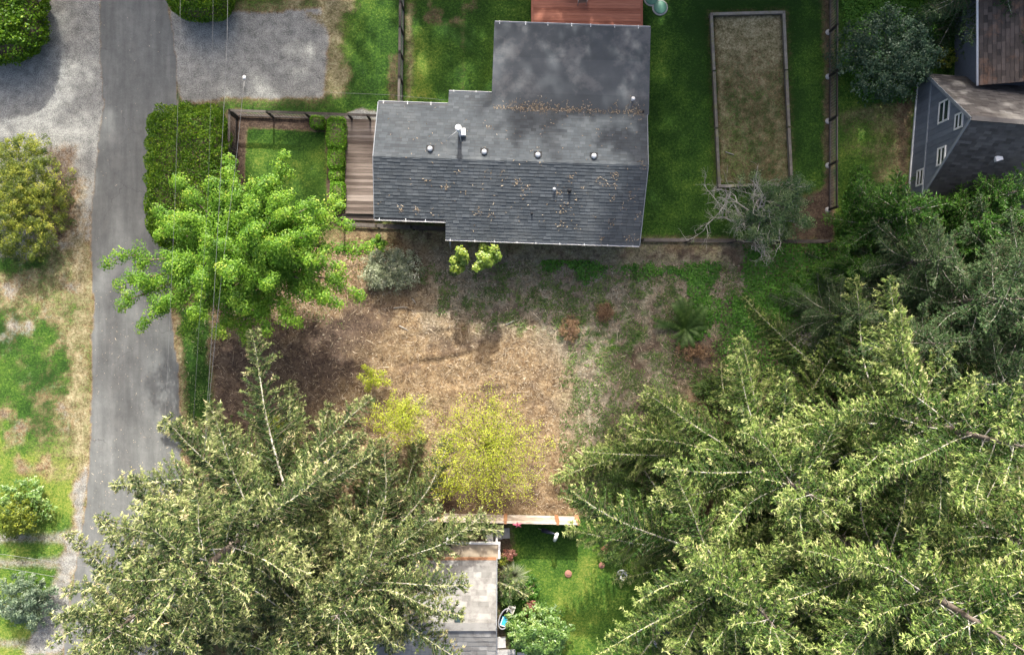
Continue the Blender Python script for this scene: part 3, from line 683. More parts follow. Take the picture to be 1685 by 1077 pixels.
MB().bar((bx0, bR.y, bz_r + 0.02), (bx1, bR.y, bz_r + 0.02), 0.4, 0.04).build('ridge_cap', M_GRSH, low_house)
MB().bar((bx0, bE.y + 0.07, bz_e - 0.05), (bx1, bE.y + 0.07, bz_e - 0.05), 0.13, 0.12).build('fascia', M_RUST, low_house)
MB().bar((bx1 + 0.03, bE.y + 0.1, bz_e - 0.04), (bx1 + 0.03, bR.y, bz_r - 0.04), 0.03, 0.16).bar((bx1 + 0.03, yS, bz_e - 0.04), (bx1 + 0.03, bR.y, bz_r - 0.04), 0.03, 0.16).build('barge_board', M_TRIM, low_house)
sp = G(755, 1015, 3.85); sk = MB().box(sp + V((0, 0, 0.05)), (0.42, 0.46, 0.22)).build('skylight', M_BLACK, low_house)
MB().box(sp + V((0, 0, 0.165)), (0.34, 0.38, 0.02)).build('pane', M_GLASS, sk)
pr0, pr1 = G(768, 918, 2.5), G(820, 894, 2.45)
px0, px1, py0, py1 = pr0.x - 1.2, pr1.x, pr0.y, pr1.y
po = MB().box(((px0 + px1) / 2, (py0 + py1) / 2, 2.46), (px1 - px0, py1 - py0, 0.10)).build('porch_roof', M_TAN, low_house)
MB().bar((px0, py1 + 0.05, 2.48), (px1 + 0.1, py1 + 0.05, 2.48), 0.1, 0.16).bar((px1 + 0.05, py0, 2.48), (px1 + 0.05, py1, 2.48), 0.1, 0.16).build('gutter', M_WHITE, po)
for (xx, yy) in ((px1 - 0.1, py1 - 0.1), (px0 + 0.1, py1 - 0.1)):
    MB().box((xx, yy, 1.2), (0.1, 0.1, 2.4)).build('porch_post', M_WHITE, low_house)
wf = MB().box((bx1 - 0.28, bR.y + 0.6, 1.5), (0.07, 1.2, 1.1)).build('window', M_WHITE, low_house)
MB().box((bx1 - 0.24, bR.y + 0.6, 1.5), (0.03, 1.04, 0.94)).build('pane', M_GLASS, wf)
# ------------------------------------------------------------------ fences
def fence(label, pts, h, posts=None, spacing=2.35, group=None, mesh=True, footing=False, rails=(0.97, 0.12), capw=0.13, name='garden_fence', bottom=True):
    pts = [V((p.x, p.y, 0)) for p in pts]
    root = thing(name, label, 'fence', (pts[0] + pts[-1]) / 2, group)
    for a, b in zip(pts[:-1], pts[1:]):
        L = (b - a).length; t = (b - a) / L; rz = math.atan2(t.y, t.x)
        us = [0.0] + (posts if posts else list(np.linspace(0, L, max(2, round(L / spacing) + 1))[1:-1])) + [L]
        for i, u in enumerate(us):
            p = a + t * u; hh = h + rnd.uniform(0.0, 0.06)
            MB().box((p.x, p.y, hh / 2 - 0.15), (0.105, 0.105, hh + 0.3), rz + rnd.uniform(-.05, .05), rnd.random()).build('post', M_POST, root)
            if footing: MB().lathe((p.x - 0.05, p.y, 0.0), [(0.17, -0.05), (0.16, 0.05), (0.07, 0.08)], 8).build('footing', M_CONC, root)
            if i == len(us) - 1: break
            p2 = a + t * us[i + 1]; e = t * 0.056
            top = h * rails[0]; cv = rnd.random()
            MB().bar(p + e + V((0, 0, top)), p2 - e + V((0, 0, top + rnd.uniform(-.02, .02))), capw, 0.045, cv=cv).build('rail', M_FENCE, root)
            MB().bar(p + e + V((0, 0, top - 0.10)), p2 - e + V((0, 0, top - 0.10)), 0.04, 0.10, cv=rnd.random()).build('rail', M_FENCE, root)
            if bottom: MB().bar(p + e + V((0, 0, rails[1])), p2 - e + V((0, 0, rails[1])), 0.045, 0.12, cv=rnd.random()).build('rail', M_FENCE, root)
            if mesh:
                wm = MB(); n = int((us[i + 1] - us[i]) / 0.16)
                for k in range(1, n):
                    q = p + t * ((us[i + 1] - us[i]) * k / n); wm.bar(q + V((0, 0, rails[1])), q + V((0, 0, top - 0.1)), 0.007, 0.007)
                for zz in np.arange(rails[1] + 0.12, top - 0.12, 0.14):
                    wm.bar(p + e + V((0, 0, zz)), p2 - e + V((0, 0, zz)), 0.007, 0.007)
                tag(wm.build('wire_mesh', M_WIRE, root), kind='stuff')
    return root
FG = 'post and rail fences around the bungalow garden'
def GB(px, py, z):           # ground point under a fence top seen at this pixel
    p = G(px, py, z); return V((p.x, p.y, 0))
fence('brown rail fence along the driveway side of the small front garden', [GB(377, 181, 1.3), GB(625, 190, 1.3)], 1.3, posts=[2.0, 4.05, 6.35, 7.35], group=FG)
fence('brown rail fence on the road side of the small front garden', [GB(377, 182, 1.3) - V((0, .1, 0)), GB(374, 372, 1.3)], 1.3, spacing=2.2, group=FG)
fence('brown fence running from top edge to the bungalow across north lawn', [GB(659, -40, 1.45), GB(656, 167, 1.45)], 1.45, spacing=1.45, group=FG, bottom=True)
fence('low dark fence below the front deck and bungalow left eave', [GB(560, 368, 1.15), GB(735, 376, 1.15)], 1.15, spacing=2.1, group=FG, mesh=False, capw=0.19)
fence('low dark fence between right lawn and the ivy', [GB(1058, 394, 1.15), GB(1366, 396, 1.15)], 1.15, spacing=2.5, group=FG, mesh=False, capw=0.15)
fence('long wire fence with concrete footings right of the raised bed', [GB(1379, -35, 1.2), GB(1378, 340, 1.2)], 1.2, spacing=2.36, group=FG, footing=True, capw=0.05)

# tall board fence at the bottom, seen on its face
fb0, fb1 = G(640, 842), G(948, 849)
bf = thing('board_fence', 'tall bleached board fence with rust stained posts along bottom of cleared lot', 'fence', (fb0 + fb1) / 2)
t = (fb1 - fb0).normalized(); Lf = (fb1 - fb0).length; nrm = V((-t.y, t.x, 0))
pos = [0] + [(px - 640) / S for px in (728, 832, 915)] + [Lf]
for i, u in enumerate(pos):
    p = fb0 + t * u
    MB().box((p.x, p.y, 0.78), (0.13, 0.13, 2.1), math.atan2(t.y, t.x)).build('post', M_RUST, bf)
    MB().box((p.x + nrm.x * 0.075, p.y + nrm.y * 0.075, 0.85), (0.20, 0.02, 1.65), math.atan2(t.y, t.x), rnd.random()).build('batten', M_RUST, bf)
    if i < len(pos) - 1:
        z0 = 0.05
        for k in range(6):
            hh = 0.27; p2 = fb0 + t * pos[i + 1]
            MB().bar(p + t * 0.066 + V((0, 0, z0 + hh / 2)), p2 - t * 0.066 + V((0, 0, z0 + hh / 2)), 0.035, hh - 0.012, cv=rnd.random()).build('plank', M_PALEW, bf)
            z0 += hh + (0.0 if k < 5 else 0.06)
        MB().bar(p + t * 0.066 + V((0, 0, z0 + 0.02)), p2 - t * 0.066 + V((0, 0, z0 + 0.02)), 0.09, 0.04, cv=0.6).build('cap_rail', M_PALEW, bf)

# ------------------------------------------------------------------ decks
fd = thing('front_deck', 'weathered brown plank deck between the box hedges and the bungalow', 'deck', G(597, 270))
a, b_ = G(568, 196, 0.32), G(640, 352, 0.32); nb_ = 30
for k in range(nb_):
    y0 = a.y + (b_.y - a.y) * k / nb_; y1 = a.y + (b_.y - a.y) * (k + 1) / nb_
    dx = rnd.uniform(-0.02, 0.02)
    MB().box(((a.x + b_.x) / 2 + dx, (y0 + y1) / 2, 0.30 + rnd.uniform(-.004, .004)), (b_.x - a.x, abs(y1 - y0) - 0.014, 0.035), -0.02, rnd.random()).build('deck_board', M_DECK, fd)
for x_ in (a.x + 0.06, (a.x + b_.x) / 2, b_.x - 0.3):
    MB().box((x_, (a.y + b_.y) / 2, 0.13), (0.06, abs(b_.y - a.y) - 0.1, 0.28)).build('joist', M_POST, fd)
sp0 = G(566, 354, 0.12)
MB().box((sp0.x + 1.0, sp0.y - 0.12, 0.06), (2.2, 0.3, 0.14), -0.03, 0.3).build('step', M_DECK, fd)

bd = thing('back_deck', 'red brown plank deck above the back roof at top edge', 'deck', G(966, 0))
a, b_ = G(874, -55, 0.6), G(1058, 60, 0.6); nb_ = 27
for k in range(nb_):
    y0 = a.y + (b_.y - a.y) * k / nb_; y1 = a.y + (b_.y - a.y) * (k + 1) / nb_
    MB().box(((a.x + b_.x) / 2, (y0 + y1) / 2, 0.58 + rnd.uniform(-.002, .002)), (b_.x - a.x - 0.24, abs(y1 - y0) - 0.012, 0.035), -0.012, rnd.random()).build('deck_board', M_RED, bd)
for x_ in (a.x + 0.06, b_.x - 0.06):
    MB().box((x_, (a.y + b_.y) / 2, 0.585), (0.11, abs(b_.y - a.y), 0.04), 0, rnd.random()).build('edge_board', M_RED, bd)
for x_ in (a.x + 0.14, (a.x + b_.x) / 2, b_.x - 0.14):
    MB().box((x_, (a.y + b_.y) / 2, 0.27), (0.07, abs(b_.y - a.y) - 0.2, 0.58)).build('joist', M_POST, bd)
# patio table and two chairs on it
def patio_chair(px, py, rz, label):
    p = G(px, py, 0.6); c = thing('patio_chair', label, 'chair', p, 'patio chairs on the red deck', rz)
    for sx in (-1, 1):
        for sy in (-1, 1): MB().tube([(sx * .23, sy * .22, 0), (sx * .21, sy * .2, 0.42)], 0.015, 6).build('leg', M_TRIM, c, True)
        MB().tube([(sx * .24, -.22, .62), (sx * .24, .2, .62), (sx * .24, .2, .42)], 0.015, 6).build('armrest', M_WHITE, c, True)
        MB().tube([(sx * .21, -.22, .42), (sx * .21, -.34, .95)], 0.014, 6).build('back_post', M_WHITE, c, True)
    for k in range(6): MB().box((0, -0.18 + k * .075, .43), (.44, .06, .02), 0, rnd.random()).build('seat_slat', M_DECK, c, True)
    for k in range(5): MB().box((0, -0.235 - k * .022, .52 + k * .095), (.42, .02, .075), 0, rnd.random()).build('back_slat', M_DECK, c, True)
patio_chair(937, -8, math.pi, 'brown slatted patio chair left on red deck at top edge')
patio_chair(957, 3, math.pi + 0.05, 'brown slatted patio chair right on red deck at top edge')
tb = thing('patio_table', 'dark slatted patio table above the two deck chairs', 'table', G(945, -30, 0.6))
for k in range(8): MB().box((0, -0.42 + k * .12, .72), (1.5, .105, .025), 0, rnd.random()).build('slat', M_DECK, tb, True)
for sx in (-.65, .65):
    for sy in (-.4, .4): MB().box((sx, sy, .355), (.06, .06, .71)).build('leg', M_FENCE, tb, True)

# ------------------------------------------------------------------ raised timber bed (bocce court)
BH = 0.42
rb = thing('raised_bed', 'long grey timber framed bed of dry grass on the right lawn', 'raised bed', G(1235, 160))
cor = [GB(1171, 23, BH), GB(1290, 20, BH), GB(1303, 302, BH), GB(1184, 306, BH)]
for i in range(4):
    a, b_ = cor[i], cor[(i + 1) % 4]; t = (b_ - a).normalized(); L = (b_ - a).length; n = max(1, round(L / 3.2))
    for k in range(n):
        p, q = a + t * (L * k / n + 0.07), a + t * (L * (k + 1) / n - (0.07 if k == n - 1 else 0.005) )
        for j, zz in enumerate((0.09, 0.28)):
            MB().bar(p + V((0, 0, zz)), q + V((0, 0, zz)), 0.075, 0.18, cv=rnd.random()).build('side_plank', M_BED, rb)
        MB().bar(p + V((0, 0, BH - 0.025)), q + V((0, 0, BH - 0.02 + rnd.uniform(-.01, .01))), 0.15, 0.045, cv=rnd.random()).build('cap_plank', M_BED, rb)
    MB().box((a.x, a.y, 0.19), (0.135, 0.135, 0.5)).build('corner_post', M_BED, rb)
stk = G(1194, 250, 0.15)
tag(MB().tube([stk, stk + V((0.45, -0.15, 0.02))], 0.03, 6).build('fallen_stick', M_LICH), 'short pale stick lying on the raised bed', 'stick')

# ------------------------------------------------------------------ septic lids
for (px, py, lab) in ((1086, 13, 'whole green round tank lid in the lawn beside the red deck'), (1072, -2, 'green round tank lid cut by the top edge beside red deck')):
    p = G(px, py); l = thing('tank_lid', lab, 'tank lid', p, 'green tank lids in the lawn')
    MB().lathe((0, 0, 0), [(0.36, 0.0), (0.36, 0.10), (0.34, 0.12), (0.30, 0.12), (0.28, 0.135), (0.05, 0.15)], 20).build('lid', M_GREENP, l, True)
    MB().lathe((0, 0, -0.05), [(0.44, 0.0), (0.43, 0.09), (0.38, 0.1)], 20).build('rim', M_CONC, l, True)

# ------------------------------------------------------------------ overhead wires
def wire(label, pts, r, mat=None, sleeve=None):
    P = [G(*p) for p in pts]; dense = []
    for i in range(len(P) - 1):
        for k in range(8): dense.append(P[i].lerp(P[i + 1], k / 8))
    dense.append(P[-1]); c = thing('overhead_wire', label, 'wire', P[len(P) // 2], 'overhead wires by the road')
    MB().tube(dense, r, 5).build('cable', mat or M_WIRE, c)
    if sleeve: q = G(*sleeve); MB().lathe(q, [(0.03, -0.02), (0.075, 0.0), (0.075, 0.12), (0.03, 0.16)], 8, axis=(0, 1, 0)).build('splice_sleeve', M_WHITE, c)
wire('thickest overhead wire crossing the maple, left of the pale cable', [(378, -300, 8.2), (374, 60, 7.9), (361, 330, 7.8), (348, 560, 7.8), (335, 760, 7.9), (320, 1200, 8.4)], 0.009)
wire('pale cable starting at a white sleeve above the front garden fence', [(402, 130, 7.2), (388, 270, 7.1), (366, 440, 7.1), (346, 640, 7.2), (325, 900, 7.4), (300, 1200, 7.6)], 0.009, M_WIRE, (402, 130, 7.2))
wire('leftmost thin overhead wire running along the road edge', [(300, -300, 9.0), (296, 60, 8.8), (288, 330, 8.7), (276, 600, 8.7), (266, 800, 8.8), (250, 1200, 9.2)], 0.006)
wire('faint thin overhead wire over the tall hedge', [(354, -300, 9.0), (350, 60, 8.8), (342, 330, 8.7), (326, 560, 8.7), (312, 800, 8.8), (290, 1200, 9.2)], 0.004)
wire('thin service wire reaching the bungalow gutter from the driveway', [(400, 128, 7.2), (480, 148, 6.0), (560, 153, 4.8), (640, 156, 3.9), (735, 165, 3.4)], 0.005)
wire('upper of the pale wires crossing the lower left corner', [(-300, 880, 7.0), (10, 912, 6.8), (90, 924, 6.7), (250, 945, 6.8), (500, 980, 7.0)], 0.009, M_WIRE)
wire('lower of the pale wires crossing the lower left corner', [(-300, 900, 7.0), (10, 934, 6.8), (90, 948, 6.7), (250, 970, 6.8), (500, 1005, 7.0)], 0.009, M_WIRE)
# ------------------------------------------------------------------ foliage tools
def unit(a): return a / (np.linalg.norm(a, axis=-1, keepdims=True) + 1e-9)
def leaves(P, T, N, L, Wd, fold=0.0):
    """one folded diamond per leaf: P centre, T long direction, N facing"""
    T = unit(T); B = unit(np.cross(N, T)); N2 = np.cross(T, B)
    L = np.asarray(L)[:, None]; Wd = np.asarray(Wd)[:, None]
    v = np.stack([P - T * L / 2, P + B * Wd / 2 + N2 * fold * Wd, P + T * L / 2, P - B * Wd / 2 + N2 * fold * Wd], 1)
    return v.reshape(-1, 3)
def needles(P, T, N, L, Wd):
    T = unit(T); B = unit(np.cross(N, T)); L = np.asarray(L)[:, None]; Wd = np.asarray(Wd)[:, None]
    return np.stack([P - T * L / 2 - B * Wd / 2, P - T * L / 2 + B * Wd / 2, P + T * L / 2], 1).reshape(-1, 3)
def needle_object(name, parts, mat, parent):
    v = np.concatenate([p[0] for p in parts]); cv = np.repeat(np.concatenate([p[1] for p in parts]), 3)
    return tag(np_mesh(name, v, np.arange(len(v)).reshape(-1, 3), mat, parent, {'cv': cv}, local=True), kind='stuff')
def leaf_object(name, parts, mat, parent=None, local=True):
    v = np.concatenate([p[0] for p in parts]); cv = np.repeat(np.concatenate([p[1] for p in parts]), 4)
    f = np.arange(len(v)).reshape(-1, 4)
    return tag(np_mesh(name, v, f, mat, parent, {'cv': cv}, local=local), kind='stuff')
def prisms(A, B, ra, rb):
    """three sided twigs from A to B"""
    T = unit(B - A); ref = np.where(np.abs(T[:, 2:3]) > 0.9, np.array([[1., 0, 0]]), np.array([[0, 0, 1.]]))
    s = unit(np.cross(T, ref)); u = np.cross(s, T); vs = []
    for P, r in ((A, ra), (B, rb)):
        r = np.broadcast_to(np.asarray(r), (len(A),))[:, None]
        for k in range(3):
            g = 2 * math.pi * k / 3 + 0.5; vs.append(P + (s * math.cos(g) + u * math.sin(g)) * r)
    v = np.stack(vs, 1).reshape(-1, 3); b = np.arange(len(A))[:, None] * 6
    f = np.concatenate([b + np.array([[k, (k + 1) % 3, 3 + (k + 1) % 3, 3 + k]]) for k in range(3)])
    return v, f
def twig_object(name, segs, mat, parent, rng, local=True):
    A = np.concatenate([s[0] for s in segs]); B = np.concatenate([s[1] for s in segs])
    ra = np.concatenate([np.broadcast_to(s[2], (len(s[0]),)) for s in segs]); rb = np.concatenate([np.broadcast_to(s[3], (len(s[0]),)) for s in segs])
    v, f = prisms(A, B, ra, rb)
    return tag(np_mesh(name, v, f, mat, parent, {'cv': np.repeat(rng.random(len(A)), 6)}, local=local), kind='stuff')
def rdir(rng, n): return unit(rng.normal(size=(n, 3)))

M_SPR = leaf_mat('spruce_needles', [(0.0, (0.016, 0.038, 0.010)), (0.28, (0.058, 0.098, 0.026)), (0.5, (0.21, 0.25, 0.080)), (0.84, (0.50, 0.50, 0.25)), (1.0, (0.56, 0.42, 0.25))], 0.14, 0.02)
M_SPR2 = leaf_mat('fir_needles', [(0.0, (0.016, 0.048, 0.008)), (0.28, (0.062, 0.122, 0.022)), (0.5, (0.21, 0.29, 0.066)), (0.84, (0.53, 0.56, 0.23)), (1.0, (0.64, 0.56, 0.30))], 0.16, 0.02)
M_GREY = leaf_mat('hemlock_needles', [(0.0, (0.024, 0.062, 0.020)), (0.5, (0.070, 0.130, 0.045)), (1.0, (0.19, 0.25, 0.11))], 0.2, 0.02)
M_CED = leaf_mat('bright_cedar', [(0.0, (0.018, 0.070, 0.008)), (0.5, (0.060, 0.165, 0.018)), (1.0, (0.16, 0.30, 0.04))], 0.3, 0.02)
M_GOLD = leaf_mat('golden_cedar', [(0.0, (0.028, 0.050, 0.006)), (0.45, (0.105, 0.145, 0.014)), (0.8, (0.29, 0.31, 0.035)), (1.0, (0.48, 0.46, 0.08))], 0.25, 0.02)
M_MAPLE = leaf_mat('maple_leaf', [(0.0, (0.045, 0.130, 0.008)), (0.45, (0.115, 0.25, 0.016)), (0.8, (0.22, 0.37, 0.030)), (1.0, (0.42, 0.48, 0.075))], 0.38, 0.02)
M_LIME = leaf_mat('lime_leaf', [(0.0, (0.10, 0.20, 0.015)), (0.6, (0.25, 0.36, 0.03)), (1.0, (0.44, 0.46, 0.08))], 0.4, 0.05)
M_SPRING = leaf_mat('spring_leaf', [(0.0, (0.22, 0.30, 0.02)), (0.6, (0.42, 0.47, 0.04)), (1.0, (0.60, 0.59, 0.12))], 0.4, 0.02)
M_HEDGE = leaf_mat('clipped_hedge_leaf', [(0.0, (0.034, 0.095, 0.004)), (0.5, (0.105, 0.215, 0.011)), (0.9, (0.23, 0.34, 0.02)), (1.0, (0.33, 0.42, 0.035))], 0.3, 0.02)
M_BOX = leaf_mat('box_leaf', [(0.0, (0.07, 0.19, 0.010)), (0.5, (0.15, 0.33, 0.020)), (1.0, (0.27, 0.45, 0.05))], 0.3, 0.02)
M_LAUR = leaf_mat('dark_laurel_leaf', [(0.0, (0.012, 0.034, 0.014)), (0.6, (0.034, 0.072, 0.032)), (1.0, (0.11, 0.16, 0.09))], 0.15, 0.03)
M_IVY = leaf_mat('ivy_leaf', [(0.0, (0.018, 0.065, 0.008)), (0.5, (0.055, 0.165, 0.016)), (1.0, (0.13, 0.30, 0.04))], 0.25, 0.02)
M_SILV = leaf_mat('silvery_leaf', [(0.0, (0.11, 0.14, 0.07)), (0.5, (0.28, 0.32, 0.19)), (1.0, (0.62, 0.62, 0.48))], 0.2, 0.03)
M_BLUE = leaf_mat('blue_juniper', [(0.0, (0.035, 0.065, 0.040)), (0.5, (0.09, 0.14, 0.075)), (1.0, (0.24, 0.30, 0.17))], 0.2, 0.05)
M_SHRUB = leaf_mat('garden_shrub_leaf', [(0.0, (0.045, 0.12, 0.015)), (0.5, (0.13, 0.25, 0.035)), (1.0, (0.33, 0.43, 0.11))], 0.3, 0.07)
M_BRUSH = leaf_mat('brush_leaf', [(0.0, (0.026, 0.060, 0.012)), (0.5, (0.080, 0.145, 0.028)), (1.0, (0.19, 0.27, 0.07))], 0.22, 0.02)
M_REDL = leaf_mat('red_leaf', [(0.0, (0.16, 0.05, 0.035)), (0.5, (0.32, 0.12, 0.08)), (1.0, (0.50, 0.27, 0.19))], 0.3, 0.05)
M_GRASSB = leaf_mat('grass_blade', [(0.0, (0.022, 0.058, 0.007)), (0.45, (0.048, 0.105, 0.012)), (0.75, (0.11, 0.155, 0.022)), (1.0, (0.26, 0.26, 0.07))], 0.3, 0.04)
M_FERN = leaf_mat('sword_fern', [(0.0, (0.022, 0.050, 0.010)), (0.5, (0.050, 0.100, 0.020)), (1.0, (0.11, 0.17, 0.045))], 0.2, 0.02)
M_STRAW = leaf_mat('dry_straw', [(0.0, (0.09, 0.062, 0.036)), (0.5, (0.29, 0.22, 0.138)), (1.0, (0.60, 0.52, 0.39))], 0.05, 0.02)

# ------------------------------------------------------------------ conifers
def conifer(name, label, cat, base, height, R, clear, nb, mat, seed, spray=(0.19, 0.054), step=0.060, hang=0.55, droop=0.10, young=0.12, group=None, power=0.75, sweep=None, wood=1.0, tw_len=0.27, bare=0.14):
    rng = np.random.default_rng(seed); root = thing(name, label, cat, base, group)
    tr = MB(); lean = rng.normal(0, 0.012, 2)
    def axis(z): return np.array([lean[0] * z, lean[1] * z, z])
    zs = np.linspace(-0.3, height, 9)
    rads = [wood * (0.028 * height ** 0.9 * (1 - max(z, 0) / height) ** 0.9 + 0.015) for z in zs]
    tr.tube([axis(z) for z in zs], rads, 8); tr.build('trunk', M_BARK, root, True)
    lv, segs, tws = [], [], []
    for i in range(nb):
        t = (i + rng.random()) / nb
        z0 = clear + (height - 0.25 - clear) * t ** 1.05; tt = (z0 - clear) / (height - clear)
        L = R * ((1 - tt) ** power * 0.93 + 0.09) * rng.choice([rng.uniform(0.5, 0.8), rng.uniform(0.95, 1.36)])
        az = i * 2.39996 + rng.normal(0, 0.35); pitch = -0.12 + 0.75 * tt + rng.normal(0, 0.10)
        if sweep is not None: L *= 1 + 0.25 * math.cos(az - sweep)
        d = np.array([math.cos(az), math.sin(az), 0.0]); sd = np.array([-d[1], d[0], 0.0]); curve = rng.normal(0, 0.14); wph = rng.uniform(0, 6.28, 2); wfr = rng.uniform(4, 9, 2)
        def bp(s):
            s = np.asarray(s)[:, None]
            return axis(z0)[None] + d * L * s + sd * (L * (curve * s ** 2 + 0.018 * np.sin(s * wfr[0] + wph[0]))) + np.array([[0, 0, 1.]]) * L * (math.tan(pitch) * s - droop * 2.0 * s ** 2 + droop * 2.1 * s ** 3.2)
        s = np.linspace(0, 1, 12); bpts = bp(s); rr = wood * (0.006 + 0.0072 * L) * (1 - s) ** 0.8 + 0.005
        segs.append((bpts[:-1], bpts[1:], rr[:-1], rr[1:]))
        n = max(6, int(L / 0.165)); si = bare + (1 - bare) * (np.arange(n) + rng.random(n)) / n; si = np.repeat(np.clip(si, 0, 0.985), 2)
        side = np.tile([1., -1.], n); bpos = bp(si); tg = unit(bp(np.clip(si + 0.03, 0, 1.02)) - bp(si - 0.03))
        sv = unit(np.cross(np.array([[0, 0, 1.]]), tg)); ang = rng.normal(0.95, 0.27, 2 * n)
        tl = (tw_len * L * (1.02 - si) ** 0.75 * np.clip(0.35 + si * 1.5, 0, 1) + 0.16) * rng.uniform(0.55, 1.2, 2 * n)
        td = unit(tg * np.cos(ang)[:, None] + sv * (np.sin(ang) * side)[:, None] + np.array([[0, 0, 1.]]) * rng.normal(-0.20, 0.16, (2 * n, 1)))
        tws.append((bpos, bpos + td * tl[:, None], 0.009 * wood, 0.003))
        k = np.maximum(2, (tl / step).astype(int)); rep = np.repeat(np.arange(2 * n), k)
        u = np.concatenate([(np.arange(a) + 0.6) / a for a in k]); m = len(u)
        base_p = bpos[rep] + td[rep] * (tl[rep] * u)[:, None]; base_p[:, 2] -= hang * tl[rep] * u ** 2; base_p += rng.normal(0, 0.035, (m, 3))
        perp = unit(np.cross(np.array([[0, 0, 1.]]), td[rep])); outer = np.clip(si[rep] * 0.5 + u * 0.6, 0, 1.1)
        tint = rng.normal(0, 0.10, 2 * n)[rep] + rng.normal(0, 0.07); youngt = (rng.random(2 * n) < young)[rep]
        for sgn in (1, -1, 0, 2):
            fa = rng.normal(0.8, 0.2, m)
            dr = unit(td[rep] * np.cos(fa)[:, None] + perp * (sgn * np.sin(fa))[:, None] + rng.normal(0, 0.25, (m, 3)) + np.array([[0, 0, (0, 0, -1.1)[sgn] if sgn != 0 else 0.25]])) if sgn != 2 else unit(td[rep] * 0.5 + rng.normal(0, 0.3, (m, 3)) + np.array([[0, 0, -1.0]]))
            ll = spray[0] * rng.uniform(0.6, 1.3, m) * (1.15 - 0.35 * u); ww = spray[1] * rng.uniform(0.8, 1.35, m)
            nn = unit(np.array([[0, 0, 1.]]) + rng.normal(0, 0.6, (m, 3)))
            cv = np.clip(rng.normal(0.16, 0.10, m) + 0.44 * outer ** 2.2 + tint - (0.14 if sgn == 2 else 0), 0, 0.84)  # old needles dark, tips pale; also puts lit tips and shaded insides into colour
            new = youngt & (u > 0.55) & (rng.random(m) < 0.5); cv = np.where(new, rng.uniform(0.82, 1.0, m), cv)
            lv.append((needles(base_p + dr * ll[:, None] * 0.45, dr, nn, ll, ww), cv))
        m2 = int(L / step * 2.2); s2 = bare + (1.0 - bare) * rng.random(m2); p2 = bp(s2); t2 = unit(bp(s2 + 0.02) - bp(s2 - 0.02))
        dr = unit(t2 + rng.normal(0, 0.75, (m2, 3)) + np.array([[0, 0, 0.3]])); ll = spray[0] * rng.uniform(0.6, 1.2, m2)
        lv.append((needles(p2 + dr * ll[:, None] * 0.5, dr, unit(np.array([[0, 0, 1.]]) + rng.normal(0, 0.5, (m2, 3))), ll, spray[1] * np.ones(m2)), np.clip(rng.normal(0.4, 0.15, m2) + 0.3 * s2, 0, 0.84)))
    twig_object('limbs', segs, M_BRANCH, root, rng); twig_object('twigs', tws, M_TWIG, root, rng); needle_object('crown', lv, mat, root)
    return root
def again(src, label, base, rz=0.0, sc_=1.0, group=None, slim=1.0):
    c = copy_tree(src); c.location = base; c.rotation_euler = (0, 0, rz); c.scale = (sc_ * slim, sc_ * slim, sc_); c['label'] = label
    if group: c['group'] = group
    return c

# lower left: two big spruces
spr_a = conifer('spruce_tree', 'tallest grey twigged spruce leaning over the road at lower left', 'tree', G(520, 782), 19.0, 6.3, 2.2, 80, M_SPR, 101, young=0.10, sweep=2.4)
spr_b = conifer('spruce_tree', 'dense spruce beside the grey roof in lower left', 'tree', G(626, 900), 12.0, 5.2, 1.3, 74, M_SPR, 102, young=0.13, sweep=-0.2)
spr_c = conifer('spruce_tree', 'spruce cut by the bottom edge left of the grey roof', 'tree', G(352, 905), 12.5, 5.8, 1.6, 74, M_SPR, 103, young=0.14)
spr_d = again(spr_b, 'spruce beside the bottom edge hiding the grey roof end', G(590, 950), 2.5, 1.05)
# right: firs
fir_a = conifer('fir_tree', 'nearest fir on the right reaching over the bottom garden lawn', 'tree', G(1152, 885), 13.0, 6.4, 1.2, 76, M_SPR2, 111, young=0.08, sweep=3.3)
fir_b = conifer('fir_tree', 'fir with pale tips pointing at the fern', 'tree', G(1215, 748), 12.0, 6.4, 1.0, 74, M_SPR2, 112, young=0.07, sweep=2.3)
fir_c = conifer('fir_tree', 'tallest fir filling the lower right corner', 'tree', G(1320, 850), 19.0, 6.6, 2.0, 84, M_SPR2, 113, young=0.10)
fir_d = conifer('fir_tree', 'fir with long pale branch at the right edge', 'tree', G(1385, 665), 17.0, 6.4, 2.0, 72, M_SPR2, 114, young=0.06, sweep=2.8)
fir_e = again(fir_b, 'fir cut by the right edge between the tall firs', G(1480, 800), 2.0, 1.1)
fir_f = again(fir_a, 'fir cut by the bottom edge right of garden lawn', G(1190, 1010), 4.0, 0.85)
fir_g = again(fir_b, 'fir behind the tallest one at the right of bottom edge', G(1370, 985), 3.1, 0.95)
fir_h = again(fir_a, 'fir at the lower right edge under the tallest fir', G(1470, 930), 1.1, 1.0)
hem_a = conifer('hemlock_tree', 'grey green hemlock right of the gabled house front', 'tree', G(1500, 500), 10.0, 4.6, 0.8, 78, M_GREY, 121, droop=0.16, young=0.0, spray=(0.16, 0.042))
hem_b = again(hem_a, 'grey green hemlock above the long pale fir branch', G(1430, 560), 1.3, 0.8)
hem_c = again(hem_a, 'grey green hemlock at right edge under the brown roof', G(1570, 450), 3.9, 0.95)
hem_d = again(hem_a, 'low dark hemlock among brush below the ivy', G(1350, 520), 5.0, 0.55)
hem_e = again(hem_a, 'hemlock in the right edge gap between firs', G(1530, 620), 2.6, 1.0)
hem_f = again(hem_a, 'grey green hemlock just right of the small bright cedar', G(1445, 440), 0.4, 0.75)
hem_g = again(hem_a, 'grey green hemlock at right edge level with the fern', G(1610, 520), 1.9, 1.0)
ced_a = conifer('cedar_tree', 'bright green cedar beside the wire fence end', 'tree', G(1428, 370), 6.0, 3.0, 0.3, 64, M_CED, 131, droop=0.16, young=0.0, spray=(0.18, 0.052))
